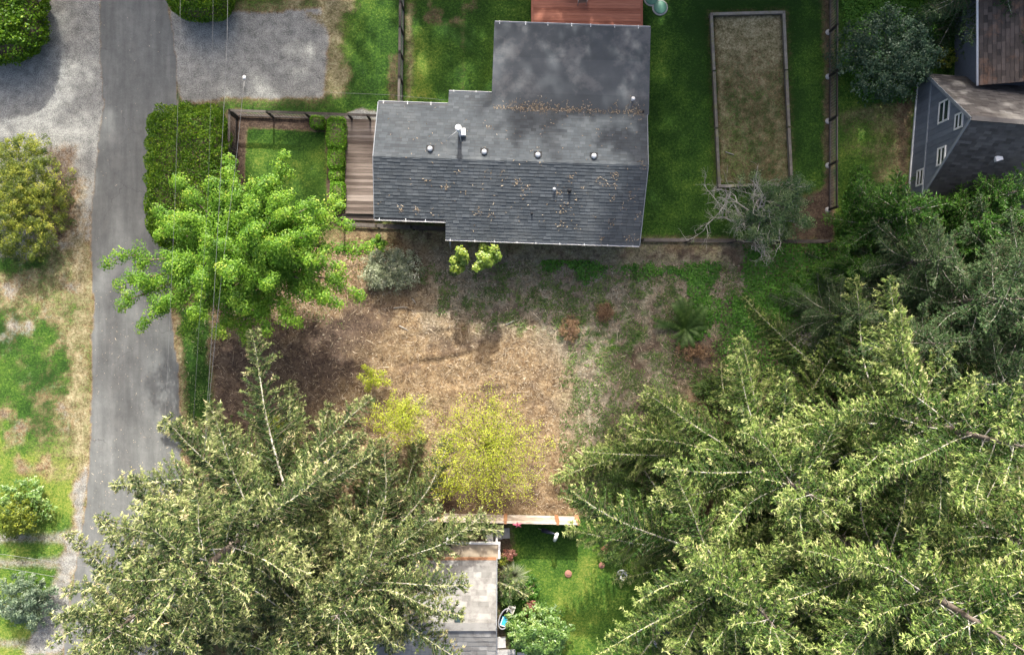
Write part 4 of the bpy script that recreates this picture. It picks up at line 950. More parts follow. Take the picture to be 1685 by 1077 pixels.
ced_b = again(ced_a, 'bright green cedar hiding the gabled house corner', G(1535, 388), 2.2, 1.0)
ced_c = again(ced_a, 'small bright cedar over the ivy at fence corner', G(1375, 445), 4.1, 0.62)
ced_d = again(ced_a, 'bright green cedar at right edge below the brown roof', G(1570, 345), 0.7, 0.95)
hem_n = conifer('hemlock_tree', 'drooping dark conifer at top edge over the wing roof', 'tree', G(1585, -8), 9.0, 4.0, 0.8, 70, M_GREY, 123, droop=0.2, young=0.0, spray=(0.16, 0.042))
# tall trees beyond the top of the picture that shade the garden
shade = 'tall firs beyond the top edge'
SHADE = [(16.0, 27.0, 1.30, fir_c, .8), (7.0, 29.5, 1.75, fir_c, .72), (22.5, 30.5, 1.35, fir_d, 1), (11.5, 33.0, 1.9, fir_d, .7), (14.5, 37.0, 1.95, fir_c, .75), (0.6, 33.5, 1.15, spr_a, 1), (-4.6, 31.0, 1.0, fir_d, 1), (-11.0, 33.5, 1.05, fir_c, 1), (-19.5, 34.0, 1.05, spr_a, 1), (-31.0, 27.5, 0.9, fir_d, 1), (-21.0, 46.0, 2.1, spr_a, .55), (-18.0, 50.0, 2.2, fir_d, .5), (-19.0, 43.0, 1.75, fir_d, .6), (4.0, 24.5, 0.8, fir_d, .8), (28.0, 25.0, 1.1, spr_a, 1), (-16.5, 28.0, 0.72, fir_d, 1), (-17.0, 40.0, 1.5, fir_c, .9)]
for k, (x_, y_, s_, src, sl_) in enumerate(SHADE):
    again(src, 'tall fir standing beyond the top edge of the picture', V((x_, y_, 0)), k * 1.7, s_, shade, sl_)

# ------------------------------------------------------------------ broadleaf crowns
def curve_pts(a, b, rng, n=7, sag=0.12, wob=0.05):
    a, b = np.array(a), np.array(b); L = np.linalg.norm(b - a); s = np.linspace(0, 1, n)[:, None]
    p = a + (b - a) * s; p[:, 2:3] += np.sin(s * math.pi) * L * sag
    wv = rng.normal(0, wob * L, (n, 3)); wv[0] = 0; wv[-1] = 0
    return p + wv * 0.5
def puffs(Cn, rad, nper, leaf, rng, cvb, ratio=0.8, upb=0.8, flat=0.75):
    n = len(Cn) * nper; c = np.repeat(Cn, nper, 0); r = np.repeat(np.broadcast_to(rad, (len(Cn),)), nper)
    d = rdir(rng, n); d[:, 2] = np.where(rng.random(n) < 0.65, np.abs(d[:, 2]), d[:, 2])
    q = r * rng.random(n) ** 0.45; P = c + d * q[:, None] * np.array([[1, 1, flat]])
    N = unit(d * 0.7 + np.array([[0, 0, upb]]) + rng.normal(0, 0.35, (n, 3)))
    T = np.cross(N, rdir(rng, n)); ll = leaf * rng.uniform(0.65, 1.25, n)
    cv = np.clip(np.repeat(cvb, nper) + rng.normal(0, 0.14, n), 0, 1)
    return leaves(P, T, N, ll, ll * ratio, 0.08), cv
def limb_tree(name, label, cat, base, fork, tips, mat, seed, leaf=0.15, nper=46, prad=0.36, sub=9, trunk_r=0.16, start=0.35, spread=0.9, wood=M_TWIG, group=None, cvtip=0.35, ratio=0.8):
    """trunk, limbs aimed at the given tips, leafy puffs along the outer part of each limb"""
    rng = np.random.default_rng(seed); base = V(base); root = thing(name, label, cat, base, group)
    fk = np.array(fork); tb = MB(); tb.tube([V((0, 0, -0.2)), V(fk * 0.5), V(fk)], [trunk_r, trunk_r * 0.85, trunk_r * 0.7], 8).build('trunk', wood, root, True)
    segs, cs, cvs, rs = [], [], [], []
    for tip in tips:
        tp = np.array(V(tip) - base); p = curve_pts(fk, tp, rng); L = np.linalg.norm(tp - fk); m = len(p)
        rr = np.linspace(trunk_r * 0.55, 0.012, m); segs.append((p[:-1], p[1:], rr[:-1], rr[1:]))
        for j in range(sub):
            s = start + (1 - start) * (j + rng.random()) / sub; i = min(int(s * (m - 1)), m - 2); f = s * (m - 1) - i
            q = p[i] * (1 - f) + p[i + 1] * f; dv = unit(tp - fk)
            ln = spread * (1.15 - s) * min(L * 0.35, 1.6) * rng.uniform(0.4, 1.1) + 0.12
            sdv = unit(dv * 0.5 + rng.normal(0, 0.7, 3) + np.array([0, 0, 0.25])); e = q + sdv * ln
            segs.append((q[None], e[None], 0.014, 0.005))
            for w_ in np.linspace(0.35, 1, max(1, int(ln / 0.4) + 1)):
                cs.append(q + (e - q) * w_); cvs.append(0.25 + cvtip * s * w_ + rng.normal(0, 0.13)); rs.append(prad * rng.uniform(0.7, 1.2) * (1.1 - 0.35 * s))
        cs.append(tp); cvs.append(0.35 + cvtip); rs.append(prad * 0.7)
    twig_object('limbs', segs, wood, root, rng)
    leaf_object('crown', [puffs(np.array(cs), np.array(rs), nper, leaf, rng, np.array(cvs), ratio)], mat, root)
    return root
# the big maple by the road: limb tips follow its lobes
mt = [(178, 432, 4.6), (195, 470, 4.2), (232, 540, 3.6), (200, 505, 3.8), (270, 500, 4.6), (320, 520, 5.0), (300, 545, 3.2), (405, 560, 3.6), (440, 545, 4.6), (360, 545, 4.2), (490, 530, 5.0), (560, 500, 5.4), (592, 488, 5.2), (608, 408, 5.6), (560, 440, 6.4), (572, 372, 6.2), (560, 338, 6.0), (520, 335, 6.6), (468, 258, 5.8), (440, 300, 6.4), (475, 320, 6.8), (375, 262, 5.0), (385, 305, 5.8), (345, 300, 5.0), (290, 300, 4.4), (258, 345, 4.6), (262, 385, 5.0), (300, 360, 6.0), (340, 400, 7.4), (420, 380, 7.8), (470, 400, 7.6), (380, 450, 7.4), (440, 470, 6.8), (510, 430, 7.0), (330, 460, 6.6), (280, 440, 6.0), (400, 510, 5.8), (520, 385, 7.4), (470, 350, 7.2), (420, 340, 6.8), (535, 480, 5.6)]
limb_tree('maple_tree', 'large lime green maple spreading over the road edge and front garden', 'tree', G(440, 430), (0, 0, 2.4), [G(*q) for q in mt], M_MAPLE, 201, leaf=0.092, nper=98, prad=0.52, sub=13, trunk_r=0.24, start=0.3)
# small maples south of the house
limb_tree('maple_sapling', 'left lime green sapling below the bungalow gutter', 'sapling', G(762, 437), (0, 0, 1.4), [G(757, 410, 3.4), G(745, 428, 3.0), G(765, 422, 3.2), G(755, 442, 2.6), G(762, 415, 3.5), G(748, 440, 2.8)], M_LIME, 211, leaf=0.12, nper=40, prad=0.32, sub=7, trunk_r=0.04, group='lime saplings below the gutter', spread=0.4)
limb_tree('maple_sapling', 'right lime green sapling with two heads below the bungalow gutter', 'sapling', G(806, 438), (0, 0, 1.6), [G(814, 408, 3.8), G(790, 420, 3.9), G(783, 440, 3.6), G(800, 425, 4.1), G(818, 420, 3.0), G(806, 432, 3.4), G(795, 405, 2.8)], M_LIME, 212, leaf=0.12, nper=40, prad=0.31, sub=7, trunk_r=0.05, group='lime saplings below the gutter', spread=0.4)
limb_tree('maple_sapling', 'small green sapling above the silvery shrub', 'sapling', G(628, 402), (0, 0, 0.7), [G(622, 390, 1.7), G(635, 400, 1.6), G(612, 398, 1.6), G(627, 408, 1.8)], M_MAPLE, 213, leaf=0.12, nper=22, prad=0.22, sub=4, trunk_r=0.03, spread=0.4)
# thin trees in spring leaf on the cleared lot
def airy_tips(cx, cy, z, rx, ry, n, seed):
    r = random.Random(seed); o = []
    for k in range(n):
        a = k * 2.39996; q = math.sqrt((k + 0.5) / n); o.append(G(cx + rx * q * math.cos(a), cy + ry * q * math.sin(a), z * (1.12 - 0.35 * q) + r.uniform(-.3, .3)))
    return o
limb_tree('spring_tree', 'airy yellow green young tree in middle of the sunlit lot', 'tree', G(806, 728), (0, 0, 1.2), airy_tips(800, 742, 4.0, 112, 108, 38, 1), M_SPRING, 221, leaf=0.06, nper=17, prad=0.6, sub=10, trunk_r=0.07, start=0.35, spread=1.3, cvtip=0.4)
limb_tree('spring_tree', 'airy yellow green young tree behind the lower left spruce tips', 'tree', G(672, 680), (0, 0, 1.0), airy_tips(655, 690, 3.2, 62, 52, 20, 2), M_SPRING, 222, leaf=0.062, nper=19, prad=0.40, sub=9, trunk_r=0.05, start=0.3, cvtip=0.4)
limb_tree('spring_tree', 'small yellow green bush beside a spruce tip on brown ground', 'shrub', G(617, 622), (0, 0, 0.5), airy_tips(612, 622, 1.8, 30, 22, 9, 3), M_SPRING, 223, leaf=0.07, nper=26, prad=0.30, sub=5, trunk_r=0.03, start=0.3)
limb_tree('spring_tree', 'yellow green bush half hidden by spruce left of brown lot', 'shrub', G(462, 700), (0, 0, 0.5), airy_tips(455, 706, 1.8, 30, 28, 8, 4), M_SPRING, 224, leaf=0.07, nper=26, prad=0.30, sub=5, trunk_r=0.03, start=0.3)
limb_tree('spring_tree', 'sparse yellow green sprouts left of the board fence', 'shrub', G(735, 790), (0, 0, 0.4), airy_tips(728, 795, 1.6, 42, 32, 10, 5), M_SPRING, 225, leaf=0.065, nper=16, prad=0.30, sub=5, trunk_r=0.03, start=0.3)

# ------------------------------------------------------------------ clipped hedges and shrubs
def hedge(label, px0, py0, px1, py1, h, mat, seed, n, leaf=0.10, rnd_=0.35, group=None, name='clipped_hedge', bump=0.08, expo=4.0):
    """rounded clipped block: solid twiggy core, leaves all over its skin"""
    rng = np.random.default_rng(seed); a, b = G(px0, py0, h * 0.8), G(px1, py1, h * 0.8)
    cx, cy = (a.x + b.x) / 2, (a.y + b.y) / 2; rx, ry = abs(b.x - a.x) / 2, abs(b.y - a.y) / 2
    root = thing(name, label, 'hedge', (cx, cy, 0), group)
    def skin(d, f=1.0):
        k = (np.abs(d[:, 0]) ** expo + np.abs(d[:, 1]) ** expo + np.abs(d[:, 2]) ** expo) ** (-1 / expo)
        q = d * k[:, None]; wv = 1 + bump * (fbm(q[:, 0] * rx * 2.2 + 9, q[:, 1] * ry * 2.2 + q[:, 2] * 2, 1.0, seed) - 0.5) * 2
        return np.stack([q[:, 0] * rx * f * wv, q[:, 1] * ry * f * wv, h / 2 + q[:, 2] * h / 2 * f * wv], 1)
    mb = MB(); nu, nv = 20, 10; gr = []
    for j in range(nv + 1):
        for i in range(nu):
            th = math.pi * j / nv; ph = 2 * math.pi * i / nu
            gr.append((math.sin(th) * math.cos(ph), math.sin(th) * math.sin(ph), math.cos(th)))
    pts = skin(np.array(gr) + 1e-4, 0.86); pts[:, 2] = np.maximum(pts[:, 2], -0.05)
    mb.add(pts, [(j * nu + i, (j + 1) * nu + i, (j + 1) * nu + (i + 1) % nu, j * nu + (i + 1) % nu) for j in range(nv) for i in range(nu)])
    mb.build('twiggy_core', M_TWIG, root, True)
    # cover by area: sample box faces
    m = n; ax = np.array([rx * ry * 2, h * ry, h * rx]); ax = ax / ax.sum(); fc = rng.choice(3, m, p=ax); d = rng.uniform(-1, 1, (m, 3))
    sg = np.where(rng.random(m) < 0.5, 1, -1); sg = np.where(fc == 0, 1, sg)
    d[np.arange(m), np.array([2, 0, 1])[fc]] = sg
    P = skin(d, 1.0); dl = unit(np.sign(d) * np.abs(d) ** 3 / np.array([[rx, ry, h / 2]]))
    depth = rng.random(m) ** 1.5 * leaf * 2.2; P = P - dl * depth[:, None] + dl * leaf * 0.4; P[:, 2] = np.maximum(P[:, 2], 0.03)
    N = unit(dl + rng.normal(0, 0.55, (m, 3))); T = unit(dl * 0.5 + rdir(rng, m)); ll = leaf * rng.uniform(0.6, 1.35, m)
    cv = np.clip(rng.normal(0.42, 0.22, m) + 0.6 * (fbm(P[:, 0] * 1.3, P[:, 1] * 1.3, 1.0, seed + 4) - 0.5), 0, 1)
    leaf_object('foliage', [(leaves(P, T, N, ll, ll * 0.62, 0.1), cv)], mat, root)
    return root
HG = 'clipped hedges along the road'
hedge('tall clipped green hedge block between the road and front garden', 238, 170, 366, 408, 2.7, M_HEDGE, 301, 46000, 0.10, group=HG, expo=4.5, bump=0.11)
hedge('clipped hedge cut by the top edge above the gravel driveway', 268, -70, 376, 26, 2.2, M_HEDGE, 302, 16000, 0.10, group=HG, expo=2.6)
hedge('rounded leafy hedge in the upper left corner', -110, -60, 62, 92, 2.6, M_HEDGE, 303, 22000, 0.14, group=HG, expo=2.6, bump=0.14)
BG = 'box hedges beside the front deck'
for k, (a, b, c, d, h_, n_, lab) in enumerate(((510, 190, 532, 210, 0.8, 1600, 'small square box bush at the garden fence'), (537, 192, 568, 246, 1.0, 4200, 'longest box hedge at the top of the deck row'), (539, 244, 566, 279, 0.95, 3000, 'second box hedge along the front deck'), (541, 279, 565, 297, 0.8, 1700, 'smallest box hedge in the deck row'), (543, 298, 567, 338, 0.9, 3000, 'last box hedge partly under the maple'))):
    hedge(lab, a, b, c, d, h_, M_BOX, 310 + k, n_, 0.075, group=BG, name='box_hedge', expo=5)

def shrub(name, label, px, py, rx, ry, h, mat, seed, ncl, nper, leaf, prad=0.25, group=None, cat='shrub', wood=M_TWIG, stems=14, ratio=0.6, flat=0.8, cvr=0.25, zb=0.45, upb=0.8):
    """many stems, leaf clumps spread through a lumpy dome"""
    rng = np.random.default_rng(seed); b = G(px, py, h * 0.5); b = V((b.x, b.y, 0)); root = thing(name, label, cat, b, group)
    d = rdir(rng, ncl); d[:, 2] = np.abs(d[:, 2]); q = rng.random(ncl) ** 0.38
    lump = 0.75 + 0.5 * fbm(d[:, 0] * 2 + 5, d[:, 1] * 2 + d[:, 2] * 2 + 5, 1.1, seed)
    Cn = d * (q * lump)[:, None] * np.array([[rx, ry, h * 0.62]]); Cn[:, 2] += h * (1 - 0.62) * zb + 0.1
    pick = rng.choice(ncl, min(stems, ncl), replace=False); A = np.zeros((len(pick), 3)); A[:, :2] = rng.normal(0, 0.12, (len(pick), 2)); mid = (A + Cn[pick]) / 2 + rng.normal(0, 0.08, (len(pick), 3))
    twig_object('stems', [(A, mid, 0.03, 0.018), (mid, Cn[pick], 0.018, 0.006)], wood, root, rng)
    cv = 0.42 + rng.normal(0, cvr, ncl) * 0.8
    leaf_object('foliage', [puffs(Cn, prad * rng.uniform(0.7, 1.3, ncl), nper, leaf, rng, cv, ratio, upb, flat)], mat, root)
    return root
shrub('cedar_shrub', 'large golden green cedar shrub at left edge by the gravel', 25, 322, 2.5, 3.5, 3.4, M_GOLD, 401, 620, 60, 0.14, 0.28, ratio=0.25, cvr=0.25)
shrub('laurel_shrub', 'green shrub behind the yellow bush at lower left edge', 35, 830, 1.7, 1.4, 1.4, M_SHRUB, 402, 130, 30, 0.12, 0.24)
shrub('golden_bush', 'round pale yellow bush at lower left edge', 25, 846, 1.35, 1.25, 2.0, M_GOLD, 403, 120, 44, 0.11, 0.25, cvr=0.1)
shrub('juniper_shrub', 'blue green juniper at left edge under the wires', 38, 988, 1.65, 1.5, 2.2, M_BLUE, 404, 150, 40, 0.17, 0.26, ratio=0.3)
shrub('silvery_shrub', 'silvery grey shrub right of the maple', 642, 442, 1.9, 1.25, 1.6, M_SILV, 405, 260, 34, 0.085, 0.24, stems=50, wood=M_LICH)
shrub('laurel_tree', 'large dark leafy shrub at top right beside the wing', 1470, 82, 2.9, 2.6, 4.2, M_LAUR, 406, 420, 34, 0.13, 0.34, ratio=0.55)
shrub('yellow_shrub', 'small sunlit yellow shrub in the gap by the wing wall', 1556, 95, 0.6, 0.6, 0.9, M_GOLD, 407, 40, 20, 0.1, 0.16)
shrub('garden_shrub', 'round leafy green shrub at bottom edge in the south garden', 888, 1040, 1.75, 1.35, 2.2, M_SHRUB, 408, 260, 36, 0.13, 0.24, ratio=0.5)
BR = 'brush at edge of the firs'
for k, (px, py, rx, ry, h_, lab) in enumerate(((1250, 640, 2.2, 1.5, 1.5, 'dark brush below the fern and left of the firs'), (1340, 620, 2.0, 1.5, 1.8, 'dark brush under the long pale fir branch'), (1110, 690, 1.6, 1.4, 1.2, 'low green brush at left foot of the firs'), (1020, 790, 1.3, 1.2, 0.9, 'low green brush right of the spring tree'), (1060, 830, 1.6, 1.2, 1.3, 'dark brush just above the garden lawn firs'), (1180, 640, 1.3, 0.9, 0.9, 'low brush on the red soil under the fern'), (1330, 470, 1.5, 1.3, 1.2, 'bushy growth left of the small bright cedar'))):
    shrub('brush', lab, px, py, rx, ry, h_, M_BRUSH if k != 6 else M_CED, 420 + k, 150, 22, 0.09, 0.26, group=BR, stems=40, wood=M_LICH)
shrub('bare_bush', 'leafless grey bush beside the pale fir branch tip', 1322, 560, 1.0, 0.8, 1.3, M_LICH, 430, 60, 6, 0.06, 0.2, stems=60, wood=M_LICH)

M_DEADL = leaf_mat('dead_fern_leaf', [(0.0, (0.09, 0.050, 0.026)), (0.5, (0.19, 0.115, 0.06)), (1.0, (0.34, 0.23, 0.13))], 0.1, 0.02)
for k, (px, py, rx, ry, lab) in enumerate(((937, 542, .55, .7, 'rust brown dead fern left of the green fern'), (996, 512, .5, .55, 'small rust brown dead fern above the other one'), (1140, 578, 1.0, .5, 'low rust brown dead growth just under the green fern'))):
    shrub('dead_fern', lab, px, py, rx, ry, 0.35, M_DEADL, 440 + k, 60, 26, 0.12, 0.2, group='dead ferns on the lot', ratio=0.2, stems=12)

# ------------------------------------------------------------------ lichen covered old tree over the raised bed
def gnarled():
    rng = np.random.default_rng(77); base = G(1240, 372); root = thing('old_fruit_tree', 'half bare lichen grey tree over the end of the raised bed', 'tree', base)
    MB().tube([V((0, 0, -.2)), V((-.1, 0.1, .8)), V((0.05, .1, 1.5))], [0.16, 0.13, 0.11], 8).build('trunk', M_LICH, root, True)
    fk = np.array([0.05, .1, 1.5]); segs = []; tips = []
    def grow(p, d, L, r, lvl, leafy):
        n = 4; q = p.copy(); pts = [q.copy()]
        for k in range(n):
            d = unit(d + rng.normal(0, 0.26, 3) + np.array([0, 0, 0.02])); q = q + d * L / n; pts.append(q.copy())
        pts = np.array(pts); rr = np.linspace(r, r * 0.6, n + 1); segs.append((pts[:-1], pts[1:], rr[:-1], rr[1:]))
        if lvl == 0: tips.append((q, leafy)); return
        for k in range(4 if lvl > 1 else 5):
            i = rng.integers(1, n + 1); dd = unit(d + rng.normal(0, 0.75, 3) * np.array([1, 1, 0.55]))
            grow(pts[i], dd, L * rng.uniform(0.45, 0.7), r * 0.5, lvl - 1, leafy)
    for (px, py, z, lf) in ((1132, 292, 3.0, 0), (1160, 330, 3.2, 0), (1180, 380, 3.0, 0), (1205, 425, 2.4, 0), (1222, 280, 3.4, 0), (1215, 445, 2.2, 0), (1190, 345, 3.6, 0), (1250, 300, 3.6, 0.5), (1300, 300, 3.4, 1), (1330, 330, 3.2, 1), (1310, 360, 3.0, 1), (1280, 340, 3.8, 1), (1270, 390, 2.8, .5), (1290, 285, 3.2, 1), (1325, 300, 3.0, 1), (1240, 410, 2.8, .3), (1345, 350, 2.8, 1)):
        tp = np.array(G(px, py, z) - base); v = tp - fk; L = np.linalg.norm(v); grow(fk, unit(v), L * 0.62, 0.055, 3, lf)
    twig_object('limbs', segs, M_LICH, root, rng)
    Cn = np.array([t for t, l in tips if rng.random() < l * 0.8]); sp = np.array([t for t, l in tips if rng.random() < 0.25])
    leaf_object('crown', [puffs(Cn, 0.30, 34, 0.085, rng, np.clip(rng.normal(0.45, .25, len(Cn)), 0, 1), 0.6), puffs(sp, 0.16, 8, 0.07, rng, 0.8 * np.ones(len(sp)), 0.6)], M_GREY, root)
gnarled()

# ------------------------------------------------------------------ sword fern
def fern():
    base = G(1128, 540); root = thing('sword_fern', 'large dark sword fern on the cleared lot', 'fern', base)
    rng = np.random.default_rng(5); meshes = []
    mds = []
    for v_ in range(4):
        n = 24; sN = np.arange(n + 1) / n; x = np.sin(sN * 1.35) / math.sin(1.35)
        P = np.stack([x, 0.08 * (v_ - 1.5) * sN ** 2, 0.33 * np.sin(sN * 2.5)], 1)
        wl = 0.115 * np.sin(np.clip(sN * 2.6 + 0.35, 0, 3.1)) + 0.02; vs = [P]; fs = []
        for sg, off in ((1, n + 1), (-1, 2 * n + 2)):
            vs.append(P + np.stack([0.35 * wl, sg * wl, -0.2 * wl + rng.normal(0, .01, n + 1)], 1))
            for i in range(n): fs.append((i, i + 1, off + i) if sg < 0 else (i + 1, i, off + i))
        v = np.concatenate(vs); cv = np.clip(rng.normal(.5, .22, len(v)), 0, 1)
        mds.append(np_mesh('frond', v, np.array(fs), M_FERN, root, {'cv': cv}, local=True))
    for k in range(46):
        o = mds[k] if k < 4 else mds[k % 4].copy()
        if k >= 4: C.objects.link(o); o.parent = root
        a = k * 2.39996; tilt = rng.uniform(-0.35, 0.25); L = rng.uniform(0.85, 1.45) * (1.25 if 0.6 < (a % 6.283) < 3.3 else 0.85)
        o.rotation_euler = (rng.normal(0, .25), tilt, a + rng.normal(0, .15)); L *= 1.08; o.scale = (L, L, L * 0.9); o.location = (rng.normal(0, .06), rng.normal(0, .06), 0.05)
fern()

# ------------------------------------------------------------------ ivy, weeds, grass, litter: uncountable covers
def scatter(poly, n, rng):
    P = np.array([[(a - 842.5) / S, (538.5 - b) / S] for a, b in poly]); lo, hi = P.min(0), P.max(0)
    x = rng.uniform(lo[0], hi[0], n); y = rng.uniform(lo[1], hi[1], n); d = sdf(x, y, poly) + (fbm(x, y, 1.0, 31) - 0.5) * 2.2 + rng.normal(0, 0.16, n)
    k = d > 0; return x[k], y[k]
def cover(name, label, cat, polys, mat, leaf, seed, height=0.14, ratio=0.85, thr=None):
    rng = np.random.default_rng(seed); parts = []
    for poly, n in polys:
        x, y = scatter(poly, n, rng)
        if thr is not None:
            k = fbm(x, y, 1.6, seed) > thr; x, y = x[k], y[k]
        m = len(x); z = sample(Z, x, y) + rng.random(m) * height * (0.4 + fbm(x, y, 1.1, 12)) + 0.02
        N = unit(np.array([[0, 0, 1.]]) + rng.normal(0, 0.4, (m, 3))); ll = leaf * rng.uniform(0.6, 1.3, m)
        cv = np.clip(0.15 + 0.75 * fbm(x, y, 0.9, seed + 3) + rng.normal(0, 0.15, m), 0, 1)
        parts.append((leaves(np.stack([x, y, z], 1), np.cross(N, rdir(rng, m)), N, ll, ll * ratio, 0.08), cv))
    return tag(leaf_object(name, parts, mat), label, cat, kind='stuff')
cover('ivy', 'bright green ivy spreading below the bungalow fence and in the upper right', 'ivy', [
    ([(890, 428), (980, 436), (1060, 428), (1185, 432), (1180, 470), (1060, 452), (940, 442)], 6500),
    ([(1130, 455), (1185, 455), (1178, 530), (1150, 560), (1130, 530), (1140, 490)], 2600),
    ([(1225, 402), (1372, 400), (1372, 440), (1300, 520), (1240, 560), (1205, 545), (1225, 470)], 12000),
    ([(1180, 500), (1330, 470), (1400, 540), (1330, 620), (1190, 610)], 5500),
    ([(1384, -20), (1560, -20), (1540, 130), (1505, 165), (1440, 170), (1392, 120)], 12000),
    ([(1382, 300), (1420, 270), (1440, 330), (1382, 400)], 2200)], M_IVY, 0.115, 501)
cover('weeds', 'patchy low green weeds growing through the litter', 'weeds', [
    ([(720, 430), (900, 440), (1130, 450), (1130, 560), (930, 545), (760, 530), (690, 480)], 22000),
    ([(930, 560), (1150, 560), (1120, 700), (1060, 850), (930, 850), (920, 700)], 17000),
    ([(1140, 540), (1420, 540), (1420, 700), (1150, 680)], 13000), ([(1180, 430), (1420, 430), (1420, 560), (1180, 560)], 9000),
    ([(300, 520), (345, 500), (350, 700), (302, 700)], 1500), ([(350, 560), (560, 520), (640, 480), (640, 430), (560, 430)], 1500)], M_BRUSH, 0.075, 502, 0.10, thr=0.46)
def grass_blades(n=170000):
    rng = np.random.default_rng(9); x = rng.uniform(-29, 29, n); y = rng.uniform(-19, 19, n)
    g = sample(W[..., GRASS], x, y); d = sample(W[..., DRY], x, y); k = rng.random(n) < np.clip(g * 1.15 + d * 0.35 - 0.15, 0, 1); x, y, d = x[k], y[k], d[k]; m = len(x)
    z = sample(Z, x, y); P = np.stack([x, y, z], 1); T = unit(np.stack([rng.normal(0, 1, m), rng.normal(0, 1, m), rng.uniform(0.4, 1.5, m)], 1)); ll = rng.uniform(0.05, 0.11, m)
    cv = np.clip(sample(TONE, x, y) * 0.9 - 0.12 + rng.normal(0, 0.12, m) + d * 0.5, 0, 1)
    tag(leaf_object('grass', [(leaves(P + T * ll[:, None] / 2, T, rdir(rng, m), ll, 0.018 * np.ones(m), 0.0), cv)], M_GRASSB), 'short green lawn grass around the houses', 'grass', kind='stuff')
grass_blades()
def litter():
    rng = np.random.default_rng(19); n = 80000; x = rng.uniform(-18.5, 17, n); y = rng.uniform(-10.3, 4.2, n)
    l = sample(W[..., LITTER], x, y) * (sample(sd_yard, x, y) > 0); k = rng.random(n) < l; x, y = x[k], y[k]; m = len(x)
    z = sample(Z, x, y) + rng.uniform(0.005, 0.07, m); a = rng.uniform(0, math.pi, m)
    big = rng.random(m) < 0.03
    T = np.stack([np.cos(a), np.sin(a), rng.normal(0, 0.22, m)], 1); ll = np.where(big, rng.uniform(.5, 1.3, m), rng.uniform(0.08, 0.32, m)); wd = np.where(big, rng.uniform(0.012, .03, m), rng.uniform(0.01, 0.03, m))
    cv = np.clip(rng.normal(0.45, 0.26, m) + 0.4 * (fbm(x, y, 0.8, 8) - 0.5), 0, 1)
    N = unit(np.array([[0, 0, 1.]]) + rng.normal(0, 0.4, (m, 3)))
    tag(leaf_object('dry_litter', [(leaves(np.stack([x, y, z], 1), T, N, ll, wd, 0.1), cv)], M_STRAW), 'dry straw twigs and leaf litter on the cleared lot', 'litter', kind='stuff')
litter()
def roof_litter():
    rng = np.random.default_rng(29); us, vs = [], []
    for k in range(330):       # along the roof junction
        us.append(rng.uniform(uF + 0.1, LEN - 0.2)); vs.append(vF0 - 0.05 + rng.normal(0, 0.06))
    for k in range(26):
        u0 = rng.uniform(uF, LEN - .3)
        for j in range(14): us.append(u0 + rng.normal(0, .13)); vs.append(vF0 + rng.normal(0.08, 0.2))
    for k in range(48):        # clumps scattered over the slopes, more to the right
        u0 = LEN * rng.random() ** 0.55; v0 = rng.uniform(vS2 + .2, 3.2) if rng.random() < .3 else rng.uniform(vS2 + .2, -0.5)
        if u0 < uS and v0 < vS1 + .1: continue
        for j in range(rng.integers(3, 14)): us.append(min(u0 + rng.normal(0, .12), LEN - .1)); vs.append(v0 + rng.normal(0, .12))
    for k in range(160): us.append(rng.uniform(0.2, LEN - .2)); vs.append(rng.uniform(vS1 + .1, 2.8))
    P = []
    for u, v in zip(us, vs):
        z = ZR - PITCH * abs(v) if v < vF0 - 0.08 else zf(v); P.append(hp(u, v, z + 0.035 + rng.random() * 0.02))
    P = np.array(P); m = len(P); a = rng.uniform(0, 6.28, m); T = np.stack([np.cos(a), np.sin(a), np.zeros(m)], 1)
    ll = rng.uniform(.04, .17, m); N = unit(np.array([[0, 0, 1.]]) + rng.normal(0, .4, (m, 3)))
    tag(leaf_object('roof_litter', [(leaves(P, T, N, ll, rng.uniform(.014, .045, m), .1), np.clip(rng.normal(.40, .2, m), 0, 1))], M_STRAW), 'fallen fir twigs lying on the bungalow roof', 'litter', kind='stuff')
roof_litter()
def road_specks():
    rng = np.random.default_rng(39); n = 2600; x = rng.uniform(-24, -17.5, n); y = rng.uniform(-12, 17, n); pr = np.where(y < 2, 0.5, 0.08)
    k = (sample(sd_road, x, y) > 0.05) & (rng.random(n) < pr * (0.4 + fbm(x, y, .6, 4))); x, y = x[k], y[k]; m = len(x); a = rng.uniform(0, 6.28, m)
    T = np.stack([np.cos(a), np.sin(a), 0 * a], 1); ll = rng.uniform(.02, .09, m) * (1 + 2 * (rng.random(m) < .06))
    tag(leaf_object('fallen_petals', [(leaves(np.stack([x, y, sample(Z, x, y) + .012], 1), T, np.array([[0, 0, 1.]]) + rng.normal(0, .15, (m, 3)), ll, rng.uniform(.015, .035, m), .05), rng.uniform(.6, 1, m))], M_STRAW), 'pale petals and twigs fallen on the road', 'litter', kind='stuff')
road_specks()
# ------------------------------------------------------------------ things in the south garden
def paint(name, c, rough=0.5, metal=0.0):
    return surf_mat(name, [(0.3, tuple(x * 0.85 for x in c)), (0.7, c)], 8, rough, metal, bump=0.05)
M_PINK = paint('pink_paint', (0.62, 0.14, 0.20)); M_BLUEP = paint('blue_paint', (0.05, 0.42, 0.68)); M_NAVY = paint('navy_canvas', (0.03, 0.035, 0.06), 0.8)
M_CREAM = paint('cream_plastic', (0.66, 0.64, 0.56)); M_TERR = paint('terracotta', (0.30, 0.15, 0.11), 0.85); M_GREYP = paint('grey_plastic', (0.30, 0.30, 0.32))
M_REDP = paint('crimson_petals', (0.50, 0.03, 0.06), 0.7)
